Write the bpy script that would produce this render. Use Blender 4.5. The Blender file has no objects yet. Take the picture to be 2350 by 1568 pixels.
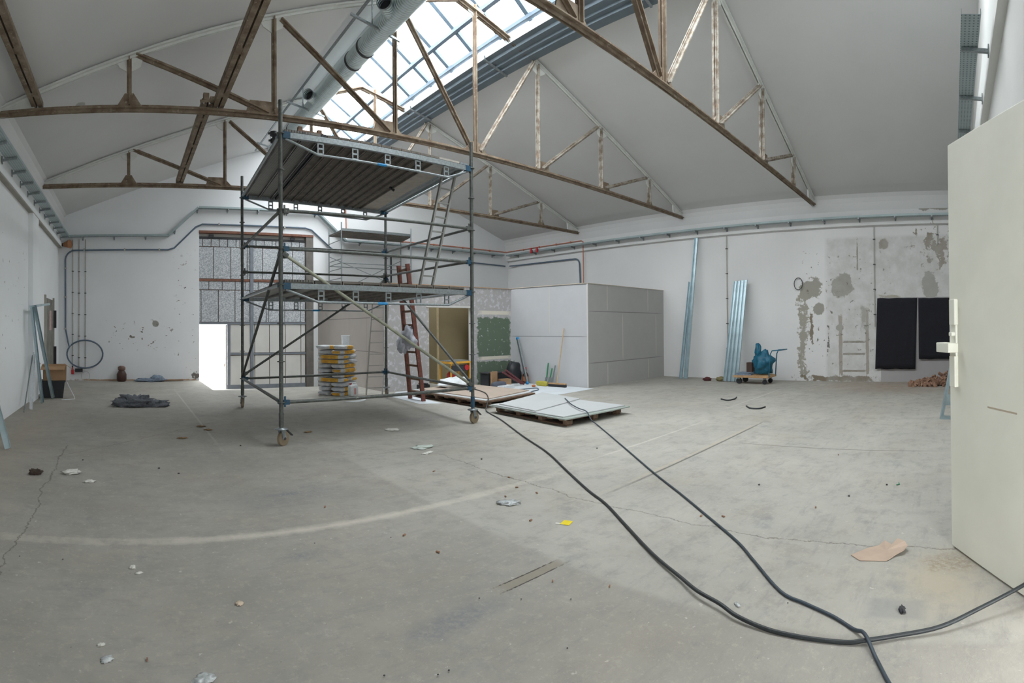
import bpy, bmesh, math, random
import numpy as np
from mathutils import Vector, Matrix, Euler, noise
random.seed(7)
S = bpy.context.scene
COL = S.collection
PI = math.pi

# ------------------------------------------------------------------ camera, world, light, exposure
F, CX, CY = 1206.2, 1175.0, 743.07            # cylindrical panorama: pixels per radian, centre, horizon row
YAW, PITCH, ROLL, EYE = .7316, .0084, -.0074, 1.77
_cr, _sr, _cp, _sp, _cy, _sy = math.cos(ROLL), math.sin(ROLL), math.cos(PITCH), math.sin(PITCH), math.cos(YAW), math.sin(YAW)
MR = np.array([[_cr,0,_sr],[0,1,0],[-_sr,0,_cr]]) @ np.array([[1,0,0],[0,_cp,_sp],[0,-_sp,_cp]]) @ np.array([[_cy,-_sy,0],[_sy,_cy,0],[0,0,1]])
cam = bpy.data.cameras.new('camera'); camo = bpy.data.objects.new('camera', cam); COL.objects.link(camo)
cam.type = 'PANO'; cam.panorama_type = 'CENTRAL_CYLINDRICAL'
cam.central_cylindrical_range_u_min = -CX/F; cam.central_cylindrical_range_u_max = (2350-CX)/F
cam.central_cylindrical_range_v_min = -(1568-CY)/F; cam.central_cylindrical_range_v_max = CY/F
cam.central_cylindrical_radius = 1.0
cam.clip_start = .05; cam.clip_end = 200
_m = Matrix.Identity(4)
for i in range(3):
    _m[i][0] = MR[0][i]; _m[i][1] = MR[2][i]; _m[i][2] = -MR[1][i]
_m[2][3] = EYE
camo.matrix_world = _m
S.camera = camo
S.view_settings.view_transform = 'Standard'; S.view_settings.look = 'None'
S.view_settings.gamma = 1; S.view_settings.use_curve_mapping = False
S.view_settings.exposure = 0.12
SKY = 13.0
w = bpy.data.worlds.new('sky'); S.world = w; w.use_nodes = True
bg = w.node_tree.nodes['Background']; bg.inputs[0].default_value = (.955, .98, 1.0, 1); bg.inputs[1].default_value = SKY
S.cycles.use_adaptive_sampling = True; S.cycles.adaptive_threshold = .03
S.cycles.max_bounces = 8; S.cycles.diffuse_bounces = 5; S.cycles.transparent_max_bounces = 12
S.cycles.sample_clamp_indirect = 6
def portal(name, loc, rot, sx, sy):
    l = bpy.data.lights.new(name, 'AREA'); l.shape = 'RECTANGLE'; l.size = sx; l.size_y = sy
    o = bpy.data.objects.new(name, l); COL.objects.link(o); o.location = loc; o.rotation_euler = rot
    l.cycles.is_portal = True
    return o
portal('portal_skylight', (6.9, 8.82, 8.42), (0, 0, 0), 3.84, 18.7)
portal('portal_doorway', (1.9, -.95, 1.6), (PI/2, 0, PI), 2.5, 3.2)
portal('portal_wicket', (3.0, 18.75, .85), (-PI/2, 0, PI), 1.1, 2.4)

def ray(x, y):
    u = (x-CX)/F; v = (CY-y)/F
    return np.array([math.sin(u), math.cos(u), v]) @ MR
def onZ(x, y, z=0.0):                 # point of a horizontal plane seen at (x, y)
    d = ray(x, y); t = (z-EYE)/d[2]; return Vector((d[0]*t, d[1]*t, z))
def onX(x, y, X):
    d = ray(x, y); t = X/d[0]; return Vector((X, d[1]*t, EYE+d[2]*t))
def onY(x, y, Y):
    d = ray(x, y); t = Y/d[1]; return Vector((d[0]*t, Y, EYE+d[2]*t))

# ------------------------------------------------------------------ materials
class NT:
    def __init__(s, name):
        s.m = bpy.data.materials.new(name); s.m.use_nodes = True
        s.t = s.m.node_tree; s.b = s.t.nodes['Principled BSDF']
    def n(s, typ, **k):
        o = s.t.nodes.new(typ)
        for a, v in k.items(): setattr(o, a, v)
        return o
    def inp(s, sock, v):
        if hasattr(v, 'is_linked'): s.t.links.new(v, sock)
        elif v is not None:
            if isinstance(v, (tuple, list)) and len(v) == 3 and len(sock.default_value) == 4: v = (*v, 1)
            sock.default_value = v
    def math(s, op, a, b=None, c=None, clamp=False):
        o = s.n('ShaderNodeMath', operation=op, use_clamp=clamp)
        for i, v in enumerate((a, b, c)):
            if v is not None: s.inp(o.inputs[i], v)
        return o.outputs[0]
    def vm(s, op, a, b=None):
        o = s.n('ShaderNodeVectorMath', operation=op)
        s.inp(o.inputs[0], a)
        if b is not None: s.inp(o.inputs[1], b)
        return o.outputs['Value'] if op in ('LENGTH', 'DOT_PRODUCT') else o.outputs[0]
    def pos(s, obj=False):
        if obj: return s.n('ShaderNodeTexCoord').outputs['Object']
        return s.n('ShaderNodeNewGeometry').outputs['Position']
    def sep(s, v):
        o = s.n('ShaderNodeSeparateXYZ'); s.inp(o.inputs[0], v); return o.outputs
    def comb(s, x, y, z=0.0):
        o = s.n('ShaderNodeCombineXYZ')
        for i, v in enumerate((x, y, z)): s.inp(o.inputs[i], v)
        return o.outputs[0]
    def noise(s, vec, scale, detail=4, rough=.55, col=False, dist=0):
        o = s.n('ShaderNodeTexNoise'); s.inp(o.inputs['Vector'], vec)
        o.inputs['Scale'].default_value = scale; o.inputs['Detail'].default_value = detail
        o.inputs['Roughness'].default_value = rough; o.inputs['Distortion'].default_value = dist
        return o.outputs['Color' if col else 'Fac']
    def ramp(s, v, lo, hi, a=0.0, b=1.0):
        o = s.n('ShaderNodeMapRange'); s.inp(o.inputs[0], v)
        for i, x in enumerate((lo, hi, a, b)): o.inputs[i+1].default_value = x
        return o.outputs[0]
    def mix(s, f, a, b, mode='MIX'):
        o = s.n('ShaderNodeMix', data_type='RGBA', blend_type=mode)
        s.inp(o.inputs[0], f); s.inp(o.inputs[6], a); s.inp(o.inputs[7], b); return o.outputs[2]
    def bump(s, h, strength=.3, dist=.01):
        o = s.n('ShaderNodeBump'); s.inp(o.inputs['Height'], h)
        o.inputs['Strength'].default_value = strength; o.inputs['Distance'].default_value = dist
        s.t.links.new(o.outputs[0], s.b.inputs['Normal'])
    def out(s, col, rough=.8, metal=0.0):
        s.inp(s.b.inputs['Base Color'], col); s.inp(s.b.inputs['Roughness'], rough); s.inp(s.b.inputs['Metallic'], metal)
        return s.m
def mask(s, P, cx, cy, rx, ry, soft=.15, nz=None, k=.5, rect=False):
    """1 inside an ellipse or rectangle around (cx, cy) of a flat coordinate P, ragged by noise nz"""
    q = s.vm('DIVIDE', s.vm('SUBTRACT', P, (cx, cy, 0)), (rx, ry, 1))
    if rect:
        a = s.sep(s.vm('ABSOLUTE', q)); d = s.math('MAXIMUM', a[0], a[1])
    else: d = s.vm('LENGTH', q)
    if nz is not None: d = s.math('ADD', d, s.math('MULTIPLY', s.math('SUBTRACT', nz, .5), k))
    return s.ramp(d, 1.0, 1.0-soft)

MATS = {}
def simple(name, c, rough=.6, metal=0.0, var=.12, scale=8, c2=None, bump=0.0, f2=(.55, .7), obj=True):
    if name in MATS: return MATS[name]
    s = NT(name); P = s.pos(obj)
    nz = s.noise(P, scale, 5, .6)
    lo = tuple(x*(1-var) for x in c); hi = tuple(min(1, x*(1+var)) for x in c)
    col = s.mix(s.ramp(nz, .3, .7), lo, hi)
    if c2: col = s.mix(s.ramp(s.noise(P, scale*2.3, 6, .7), *f2), col, c2)
    if bump: s.bump(s.noise(P, scale*4, 5), bump, .01)
    MATS[name] = s.out(col, rough, metal); return MATS[name]
M = dict(
 galv=simple('galvanised_steel', (.27,.3,.31), .45, .55, .25, 30, (.55,.58,.58), f2=(.62,.7)),
 tube=simple('scaffold_tube', (.1,.108,.1), .55, .4, .3, 14, (.27,.28,.25), f2=(.6,.66)),
 stud=simple('stud_steel', (.42,.52,.56), .35, .7, .15, 5),
 duct=None, blue=simple('blue_paint', (.012,.06,.11), .5, 0, .25, 20), bblue=simple('bright_blue', (.02,.25,.55), .5),
 rust=None, chordwhite=simple('white_painted_steel', (.66,.67,.64), .7, 0, .08, 6, (.38,.3,.24), f2=(.72,.76)),
 dark=simple('dark_iron', (.035,.035,.04), .6), black=simple('black_plastic', (.018,.02,.024), .5),
 conduit=simple('grey_conduit', (.1,.14,.19), .5), pipe=simple('beige_conduit', (.42,.41,.37), .6),
 copper=simple('copper_red_pipe', (.5,.19,.12), .5), red=simple('red_plastic', (.5,.02,.03), .4),
 wood=simple('raw_wood', (.46,.28,.14), .7, 0, .2, 7), oldwood=simple('weathered_wood', (.19,.12,.08), .85, 0, .3, 9),
 redwood=simple('red_brown_ladder_paint', (.14,.045,.03), .7, 0, .3, 18, (.3,.28,.25), f2=(.62,.68)),
 card=simple('cardboard', (.36,.22,.12), .85, 0, .12, 5), pink=simple('pink_cardboard', (.45,.34,.265), .9, 0, .1, 6),
 white=simple('white_plastic', (.72,.75,.77), .5, 0, .08, 20), film=simple('plastic_film', (.46,.48,.48), .3, 0, .3, 60),
 cream=None, concrete=simple('rubble_concrete', (.33,.32,.29), .95, 0, .2, 20, bump=.4),
 brick=simple('brick_red', (.3,.17,.11), .9, 0, .35, 14, (.5,.42,.35), bump=.4),
 paper=simple('scrap_paper', (.66,.65,.6), .9, 0, .1, 30), yellow=simple('yellow_card', (.8,.62,.0), .6, 0, .05, 10),
 yel2=simple('orange_yellow_paint', (.7,.36,.04), .5), cloth=simple('grey_cloth', (.13,.14,.16), .95, 0, .35, 25, (.3,.31,.33), bump=.6),
 bluecloth=simple('blue_grey_cloth', (.2,.25,.32), .95, 0, .3, 18, bump=.6),
 bluebag=simple('blue_bag', (.01,.12,.2), .45, 0, .3, 12, bump=.5), bottle=simple('brown_glass', (.09,.025,.015), .25),
 orange=simple('orange_label', (.5,.15,.05), .5), green=simple('green_plastic', (.04,.25,.12), .5),
 tread=simple('plank_underside', (.15,.13,.11), .75, .1, .3, 5, (.25,.2,.15)), ply=simple('plywood_deck', (.36,.33,.29), .8, 0, .12, 6),
 rubber=simple('black_cable', (.02,.024,.026), .5, 0, .2, 9, (.07,.08,.085), f2=(.6,.68)),
 tyre=simple('wheel_tan', (.22,.17,.11), .7), browngate=simple('gate_rust_frame', (.2,.09,.06), .8, 0, .3, 9),
 skybar=simple('skylight_bar_grey', (.1,.14,.18), .7), graysteel=simple('grey_gate_steel', (.2,.22,.25), .7, 0, .12, 5), jamb=simple('gate_jamb', (.17,.155,.14), .85, 0, .2, 4),
 sheet=simple('white_floor_sheet', (.62,.66,.69), .8, 0, .06, 2), jug=simple('brown_clay', (.07,.03,.022), .5),
 beige=simple('soffit_beige', (.36,.34,.3), .9, 0, .1, 3, obj=False),
)
s = NT('zinc_duct'); P = s.pos(True); z = s.sep(P)
wv = s.math('SINE', s.math('MULTIPLY', s.math('ADD', z[1], s.math('MULTIPLY', z[0], .35)), 105.0))
s.bump(wv, .7, .02); M['duct'] = s.out(s.mix(s.ramp(wv, .6, 1.), (.66,.76,.78), (.42,.52,.54)), .32, .5)
s = NT('rusty_beam'); P = s.pos(True)
c = s.mix(s.ramp(s.noise(P, 5, 5), .35, .65), (.15,.1,.065), (.27,.215,.155))
c = s.mix(s.ramp(s.noise(P, 13, 6, .7), .58, .66), c, (.36,.31,.25))
c = s.mix(s.ramp(s.noise(P, 2.1, 4, .6), .64, .74, 0, .5), c, (.3,.16,.08)); s.bump(s.noise(P, 40, 4), .3, .005)
M['rust'] = s.out(c, .8)
s = NT('rust_and_white_paint'); P = s.pos(True)
c = s.mix(s.ramp(s.noise(P, 6, 6, .7), .42, .56), (.2,.155,.115), (.38,.345,.295))
c = s.mix(s.ramp(s.noise(P, 1.7, 3), .64, .72, 0, .7), c, (.36,.2,.1)); M['rustw'] = s.out(c, .8)
s = NT('cream_steel_door'); P = s.pos(True)
c = s.mix(s.ramp(s.noise(P, 1.6, 5), .3, .7), (.75,.745,.65), (.84,.83,.735))
c = s.mix(s.ramp(s.noise(P, 5, 6, .75), .7, .76), c, (.6,.5,.36)); s.bump(s.noise(P, 3, 3), .15, .02)
M['cream'] = s.out(c, .45)

# speckled insulation panel
s = NT('speckled_panel'); P = s.pos()
c = s.mix(s.ramp(s.noise(P, 28, 3, .7), .4, .62), (.3,.32,.345), (.62,.64,.65)); M['speck'] = s.out(c, .9)
s = NT('pale_gate_panel'); P = s.pos()
c = s.mix(s.ramp(s.noise(P, 1.3, 4), .35, .7), (.6,.59,.56), (.68,.67,.64))
c = s.mix(s.ramp(s.noise(P, 6, 5, .8), .72, .78), c, (.4,.36,.3)); M['palepanel'] = s.out(c, .85)
# black felt
s = NT('black_felt'); P = s.pos(True)
c = s.mix(s.ramp(s.noise(P, 60, 3, .8), .62, .72), (.012,.012,.017), (.06,.06,.07)); s.bump(s.noise(P, 70, 3), .4, .01); M['felt'] = s.out(c, .95)
# perforated steel (trays, steel planks)
def perf(name, base, hole, axis, pitch=.05, th=.25):
    s = NT(name); z = s.sep(s.pos(True))
    a, b = (z[0], z[1]) if axis == 'Y' else (z[1], z[0])
    la = s.math('SINE', s.math('MULTIPLY', a, 2*PI/.045)); lb = s.math('SINE', s.math('MULTIPLY', b, 2*PI/pitch))
    m = s.math('MULTIPLY', s.ramp(la, .1, .5), s.ramp(lb, th, th+.3))
    nz = s.ramp(s.noise(s.pos(True), 6, 3), .3, .7)
    MATS[name] = s.out(s.mix(m, s.mix(nz, tuple(x*.85 for x in base), base), hole), .5, .35); return MATS[name]
M['trayY'] = perf('perforated_tray_y', (.36,.43,.44), (.62,.68,.68), 'Y'); M['trayX'] = perf('perforated_tray_x', (.36,.43,.44), (.12,.15,.16), 'X')
M['perfplank'] = perf('perforated_plank', (.18,.17,.155), (.05,.05,.05), 'Y', .06)

# plaster walls
def wallmat(name, base, axes, patches=(), speck=.5, dirt=.0, extra=None):
    s = NT(name); P = s.pos(); z = s.sep(P)
    Q = s.comb(z[axes[0]], z[axes[1]], 0.0)
    nz = s.noise(P, 2.6, 6, .65); n2 = s.noise(P, .6, 4, .5)
    nzp = s.noise(P, 4.2, 6, .68) if patches else nz
    c = s.mix(s.ramp(n2, .35, .65), tuple(x*.95 for x in base), base)
    c = s.mix(s.ramp(s.noise(P, 5.5, 5, .75), .73, .76), c, (base[0]*.5, base[1]*.46, base[2]*.4))
    c = s.mix(s.math('MULTIPLY', s.ramp(s.noise(P, 1.1, 6, .8), .68, .74), speck), c, (.36,.33,.28))
    for (cx, cy, rx, ry, col, k, rect, soft) in patches:
        c = s.mix(mask(s, Q, cx, cy, rx, ry, soft, nzp, k*1.7, rect), c, col)
    if extra: c = extra(s, Q, z, nz, c)
    s.bump(s.noise(P, 9, 5, .6), .25, .01)
    return s.out(c, .9)
CONC = (.34,.325,.285); BRN = (.24,.2,.15)
pr = [(4.45,2.92,.4,.36,CONC,1.2,False,.1),(3.45,3.0,.36,.4,CONC,.7,False,.1),(4.2,2.28,.2,.2,CONC,.9,False,.1),(2.11,4.26,.17,.17,(.3,.26,.21),1,False,.2),
 (.7,2.9,.26,.5,(.36,.35,.32),.9,False,.1),(.45,4.1,.42,.45,(.3,.26,.21),5.,False,.3),(.55,5.45,.55,.2,(.36,.34,.3),.8,True,.1),
 (4.72,1.3,.14,1.35,(.36,.34,.29),3.6,True,.3),(4.45,1.7,.04,.5,BRN,4,True,.3),
 (3.51,1.05,.06,1.0,(.36,.31,.25),.8,True,.1),(2.66,1.2,.05,1.15,(.36,.31,.25),.8,True,.1),(3.52,1.68,.13,.12,CONC,.6,False,.1),(2.68,1.7,.09,.1,CONC,.6,False,.1),
 (3.08,1.24,.4,.035,BRN,.9,True,.2),(3.08,.86,.4,.03,BRN,1.3,True,.2),(3.08,.33,.4,.035,BRN,.9,True,.2),
 (3.5,.09,1.3,.1,BRN,2.0,True,.3),(2.95,3.95,.02,.5,BRN,1.5,True,.2),(2.75,2.0,.13,.4,(.4,.38,.34),1.5,True,.4),(3.9,1.4,.03,.35,(.06,.05,.05),4.5,True,.3),
 (1.9,2.62,.35,.06,(.4,.36,.28),1.5,True,.3)]
M['wallR'] = wallmat('plaster_wall_right', (.76,.755,.75), (1,2), pr, .6,
   extra=lambda s, Q, z, nz, c: s.mix(s.math('MULTIPLY', mask(s, Q, 3.4, 2.2, 1.6, 2.1, .3, None, 0, True), s.ramp(s.noise(s.pos(), 6.5, 4, .6), .64, .67)), s.mix(s.math('MULTIPLY', s.math('MULTIPLY', s.ramp(z[1], 4.02, 3.9), s.ramp(z[2], 4.55, 4.45)), s.ramp(nz, .3, .62, .1, .55)), c, (.46,.45,.42)), (.2,.18,.15)))
def specks(region, thr=.66):
    def f(s, Q, z, nz, c):
        m = None
        for (a, b, ra, rb) in region:
            k = mask(s, Q, a, b, ra, rb, .5, None, 0, True); m = k if m is None else s.math('MAXIMUM', m, k)
        return s.mix(s.math('MULTIPLY', m, s.ramp(s.noise(s.pos(), 7.5, 3, .5), thr, thr+.03)), c, (.2,.17,.14))
    return f
M['wallB'] = wallmat('plaster_wall_back', (.78,.79,.80), (0,2), [(.97,1.97,.12,.12,(.3,.29,.26),.5,False,.15),(2.4,.12,.2,.12,(.15,.13,.12),4,False,.3),(.5,.02,2.2,.03,(.45,.3,.2),1,True,.3)], .25, extra=specks([(2.05,2.3,.5,2.4),(.5,1.6,1.6,.6)]))
M['wallL'] = wallmat('plaster_wall_left', (.88,.9,.91), (1,2), [], .15, extra=specks([(11,2.6,1.6,1.6),(9.5,1.5,1.5,.4)], .68))
M['wallF'] = wallmat('plaster_wall_front', (.7,.7,.68), (0,2), [], .4)
M['ceil'] = wallmat('ceiling_plaster', (.68,.68,.675), (0,1), [(-.93,10.3,.12,.17,(.4,.4,.38),.8,False,.2)], .0)
# drywall boards
def drywall(name, base, seam, cols, rows, axes, off=.0, extra=None):
    s = NT(name); P = s.pos(); z = s.sep(P); Q = s.comb(z[axes[0]], z[axes[1]], 0.0)
    nz = s.noise(P, 3, 5, .6)
    c = s.mix(s.ramp(nz, .35, .65), tuple(x*.96 for x in base), base)
    for (a, b0, b1) in cols: c = s.mix(mask(s, Q, a, (b0+b1)/2, .018, (b1-b0)/2, .2, None, 0, True), c, seam)
    for (b, a0, a1) in rows: c = s.mix(mask(s, Q, (a0+a1)/2, b, (a1-a0)/2, .014, .2, None, 0, True), c, tuple(x*.55 for x in base))
    if extra: c = extra(s, Q, P, nz, c)
    return s.out(c, .9)
GB = (.4,.395,.38); SM = (.55,.53,.47)
M['dwFront'] = drywall('drywall_front_boards', GB, SM, [(12.82,2.27,3.1),(15.1,2.27,3.1),(13.62,.72,2.24),(15.6,.72,2.24),(12.82,0,.7),(15.1,0,.7)], [(2.25,11.8,16.1),(.71,11.8,16.1)], (0,2))
M['dwSide'] = drywall('drywall_side_boards', (.5,.505,.52), SM, [(11.35,1.55,3.1)], [(1.5,9.8,13.1)], (1,2))
def dwx(s, Q, P, nz, c):
    n3 = s.noise(P, 7, 5, .7)
    g = mask(s, Q, 10.9, 1.47, .72, .66, .06, s.noise(P, 6, 4, .6), .5, True); g2 = mask(s, Q, 10.9, .3, .72, .42, .06, s.noise(P, 6, 4, .6), .5, True)
    gm = s.math('MAXIMUM', g, g2)
    green = s.mix(s.ramp(n3, .60, .64), (.115,.155,.11), (.36,.41,.37))
    c = s.mix(s.ramp(n3, .52, .6), c, (.55,.55,.57))
    c = s.mix(gm, c, green)
    c = s.mix(mask(s, Q, 10.95, 2.27, .75, .07, .3, nz, .3, True), c, (.66,.62,.53))
    return s.mix(mask(s, Q, 10.95, .82, .75, .06, .3, nz, .3, True), c, (.66,.62,.53))
M['dwGreen'] = drywall('drywall_filled_and_green_boards', (.42,.405,.4), SM, [], [], (0,2), extra=dwx)
M['dwPink'] = drywall('drywall_pinkish_boards', (.5,.455,.425), (.42,.38,.35), [(14.1,0,2.2),(15.4,1.6,3)], [(2.1,13,18),(1.1,13,18)], (1,2))
M['dwBrown'] = simple('brown_board_room', (.27,.215,.12), .9, 0, .08, 2)
# floor
s = NT('concrete_floor'); P = s.pos(); z = s.sep(P); Q = s.comb(z[0], z[1], 0.0)
n1 = s.noise(Q, .55, 7, .68); n2 = s.noise(Q, 3.6, 8, .75); n3 = s.noise(Q, 26, 6, .8); nl = s.noise(Q, 1.4, 6, .7)
right = s.ramp(s.math('ADD', z[0], s.math('MULTIPLY', s.math('SUBTRACT', n2, .5), .12)), 2.88, 2.94)
c = s.mix(s.ramp(n1, .35, .65), (.285,.270,.238), (.375,.355,.315))
cr = s.mix(s.ramp(n1, .35, .65), (.345,.332,.293), (.44,.423,.375))
c = s.mix(s.math('MULTIPLY', right, s.ramp(z[1], 8.5, 5.5, .35, 1)), c, cr)
c = s.mix(s.ramp(s.noise(Q, .9, 5, .6), .5, .72, 0, .45), c, (.35,.305,.245))
c = s.mix(s.ramp(n2, .50, .62, 0, .42), c, (.26,.252,.24))
c = s.mix(s.ramp(s.noise(s.vm('MULTIPLY', Q, (1,5.5,1)), 1.6, 7, .75), .54, .66, 0, .4), c, (.24,.235,.225))
c = s.mix(s.ramp(s.noise(Q, 11, 6, .8), .54, .64, 0, .35), c, (.46,.43,.36))
c = s.mix(s.math('MULTIPLY', s.ramp(s.noise(Q, 1.9, 6, .75), .58, .7), .5), c, (.2,.21,.225))
c = s.mix(s.ramp(n3, .56, .68, 0, .45), c, (.5,.47,.41))
c = s.mix(s.ramp(s.noise(Q, 17, 4, .6), .67, .71, 0, .6), c, (.6,.57,.52))
c = s.mix(s.ramp(s.noise(Q, 34, 3, .6), .70, .74, 0, .6), c, (.12,.1,.09))
def line(cx, cy, rx, ry, col, k=.8, soft=.4, a=1.0, nzz=n2):
    global c
    c = s.mix(s.math('MULTIPLY', mask(s, Q, cx, cy, rx, ry, soft, nzz, k, True), a), c, col)
line(1.8, 4.40, 3.4, .085, (.56,.52,.45), 1.8, .9, .85)
line(6.9, 4.5, 2.2, .035, (.56,.53,.47), 1.2, .7, .6)
line(12.2, 4.75, 2.1, .035, (.55,.54,.5), 1.2, .7, .6)
line(6.8, 3.44, 2.6, .022, (.12,.11,.09), 1.2, .5, .9); line(6.8, 3.50, 2.5, .03, (.46,.4,.31), 1.2, .5, .7)
line(7.31, 1.7, .018, 1.75, (.13,.12,.1), .9, .5, .8)
line(1.38, 11.5, .025, 4.2, (.47,.46,.43), 1., .5, .6); line(2.62, 2.72, .33, .05, (.26,.23,.18), .6, .3, .8)
line(2.6, 2.765, .33, .008, (.06,.05,.04), 2.5, .5, 1, n3); line(2.6, 2.675, .33, .008, (.06,.05,.04), 2.5, .5, 1, n3)
wob = s.math('MULTIPLY', s.math('SUBTRACT', nl, .5), .35)
def crack(expr, w_, y0, y1, axis=1, a=.9):
    global c
    d = s.math('ABSOLUTE', s.math('ADD', expr, wob))
    m = s.math('MULTIPLY', s.ramp(d, w_*1.6, w_*.4), s.math('MULTIPLY', s.ramp(z[axis], y0-.05, y0+.05), s.ramp(z[axis], y1+.05, y1-.05)))
    m = s.math('MULTIPLY', m, s.ramp(n3, .35, .5, .3, 1.))
    c = s.mix(s.math('MULTIPLY', m, a), c, (.11,.1,.08))
crack(s.math('SUBTRACT', z[0], 4.15), .007, -.3, 6.2, 1, .7)
crack(s.math('ADD', z[0], .92), .007, 1.5, 8.0, 1, .7)
crack(s.math('SUBTRACT', z[1], 6.6), .007, 3.2, 6.4, 0, .6)
crack(s.math('SUBTRACT', s.math('SUBTRACT', z[1], z[0]), 8.3), .012, -1.0, 1.6, 0, .5)
for (a, b, r1, r2, aa) in ((1.35,3.9,.28,.12,.5),(1.9,2.6,.5,.13,.5),(1.7,5.4,.3,.08,.6),(5.5,8.8,1.2,.5,.35),(1.9,5.3,1.0,.5,.3)):
    c = s.mix(s.math('MULTIPLY', mask(s, Q, a, b, r1, r2, .8, nl, 2.2), s.math('MULTIPLY', s.ramp(n3, .38, .58), aa*1.3)), c, (.16,.175,.2))
c = s.mix(s.math('MULTIPLY', mask(s, Q, 3.6, .1, .6, .42, .8, n2, 2.2), .6), c, (.42,.36,.26))
c = s.mix(s.math('MULTIPLY', mask(s, Q, 3.9, .02, .2, .28, .6, n2, 3.), s.ramp(n3, .4, .6, 0, .8)), c, (.24,.19,.13))
c = s.mix(s.math('MULTIPLY', mask(s, Q, 3.25, .38, .14, .22, .4, n2, .5, True), .6), c, (.27,.27,.26))
c = s.mix(s.math('MULTIPLY', mask(s, Q, 15.0, 2.0, 2.2, 2.6, .9, nl, 1.2), .5), c, (.36,.25,.18))
c = s.mix(s.math('MULTIPLY', mask(s, Q, -1.8, 9, .9, 9, .9, nl, 1.), .4), c, (.42,.35,.27))
s.bump(s.math('ADD', s.math('MULTIPLY', n3, .5), n2), .18, .02)
M['floor'] = s.out(c, s.ramp(n2, .3, .7, .65, .9))
# sack
s = NT('paper_sack'); P = s.pos(True); z = s.sep(P)
band = s.math('MULTIPLY', s.math('MULTIPLY', s.ramp(s.math('ABSOLUTE', z[0]), .27, .26), s.ramp(s.math('ABSOLUTE', z[2]), .052, .046)), s.ramp(s.math('ABSOLUTE', z[1]), .13, .135))
band2 = s.math('MULTIPLY', s.ramp(s.math('ABSOLUTE', z[1]), .13, .12), s.ramp(s.math('ABSOLUTE', z[2]), .035, .03))
nz = s.noise(P, 9, 5, .7)
c = s.mix(s.ramp(nz, .35, .65), (.5,.53,.56), (.68,.69,.7)); oc = s.mix(s.ramp(nz, .4, .6), (.55,.28,.02), (.75,.42,.05))
c = s.mix(s.math('MULTIPLY', band, s.ramp(s.n('ShaderNodeObjectInfo').outputs['Random'], .3, .31)), c, oc)
c = s.mix(s.math('MULTIPLY', s.math('MULTIPLY', band2, s.ramp(s.math('ABSOLUTE', z[0]), .36, .38)), s.ramp(s.n('ShaderNodeObjectInfo').outputs['Random'], .55, .56)), c, oc)
s.bump(nz, .5, .02); M['sack'] = s.out(c, .6)
# skylight glass: milky daylight pane
s = NT('skylight_glass'); tr = s.n('ShaderNodeBsdfTransparent'); tr.inputs[0].default_value = (.93,.96,.97,1)
gl = s.n('ShaderNodeBsdfGlossy'); gl.inputs['Roughness'].default_value = .1; mx = s.n('ShaderNodeMixShader'); mx.inputs[0].default_value = .05
s.t.links.new(tr.outputs[0], mx.inputs[1]); s.t.links.new(gl.outputs[0], mx.inputs[2])
s.t.links.new(mx.outputs[0], s.t.nodes['Material Output'].inputs[0]); M['glass'] = s.m

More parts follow.
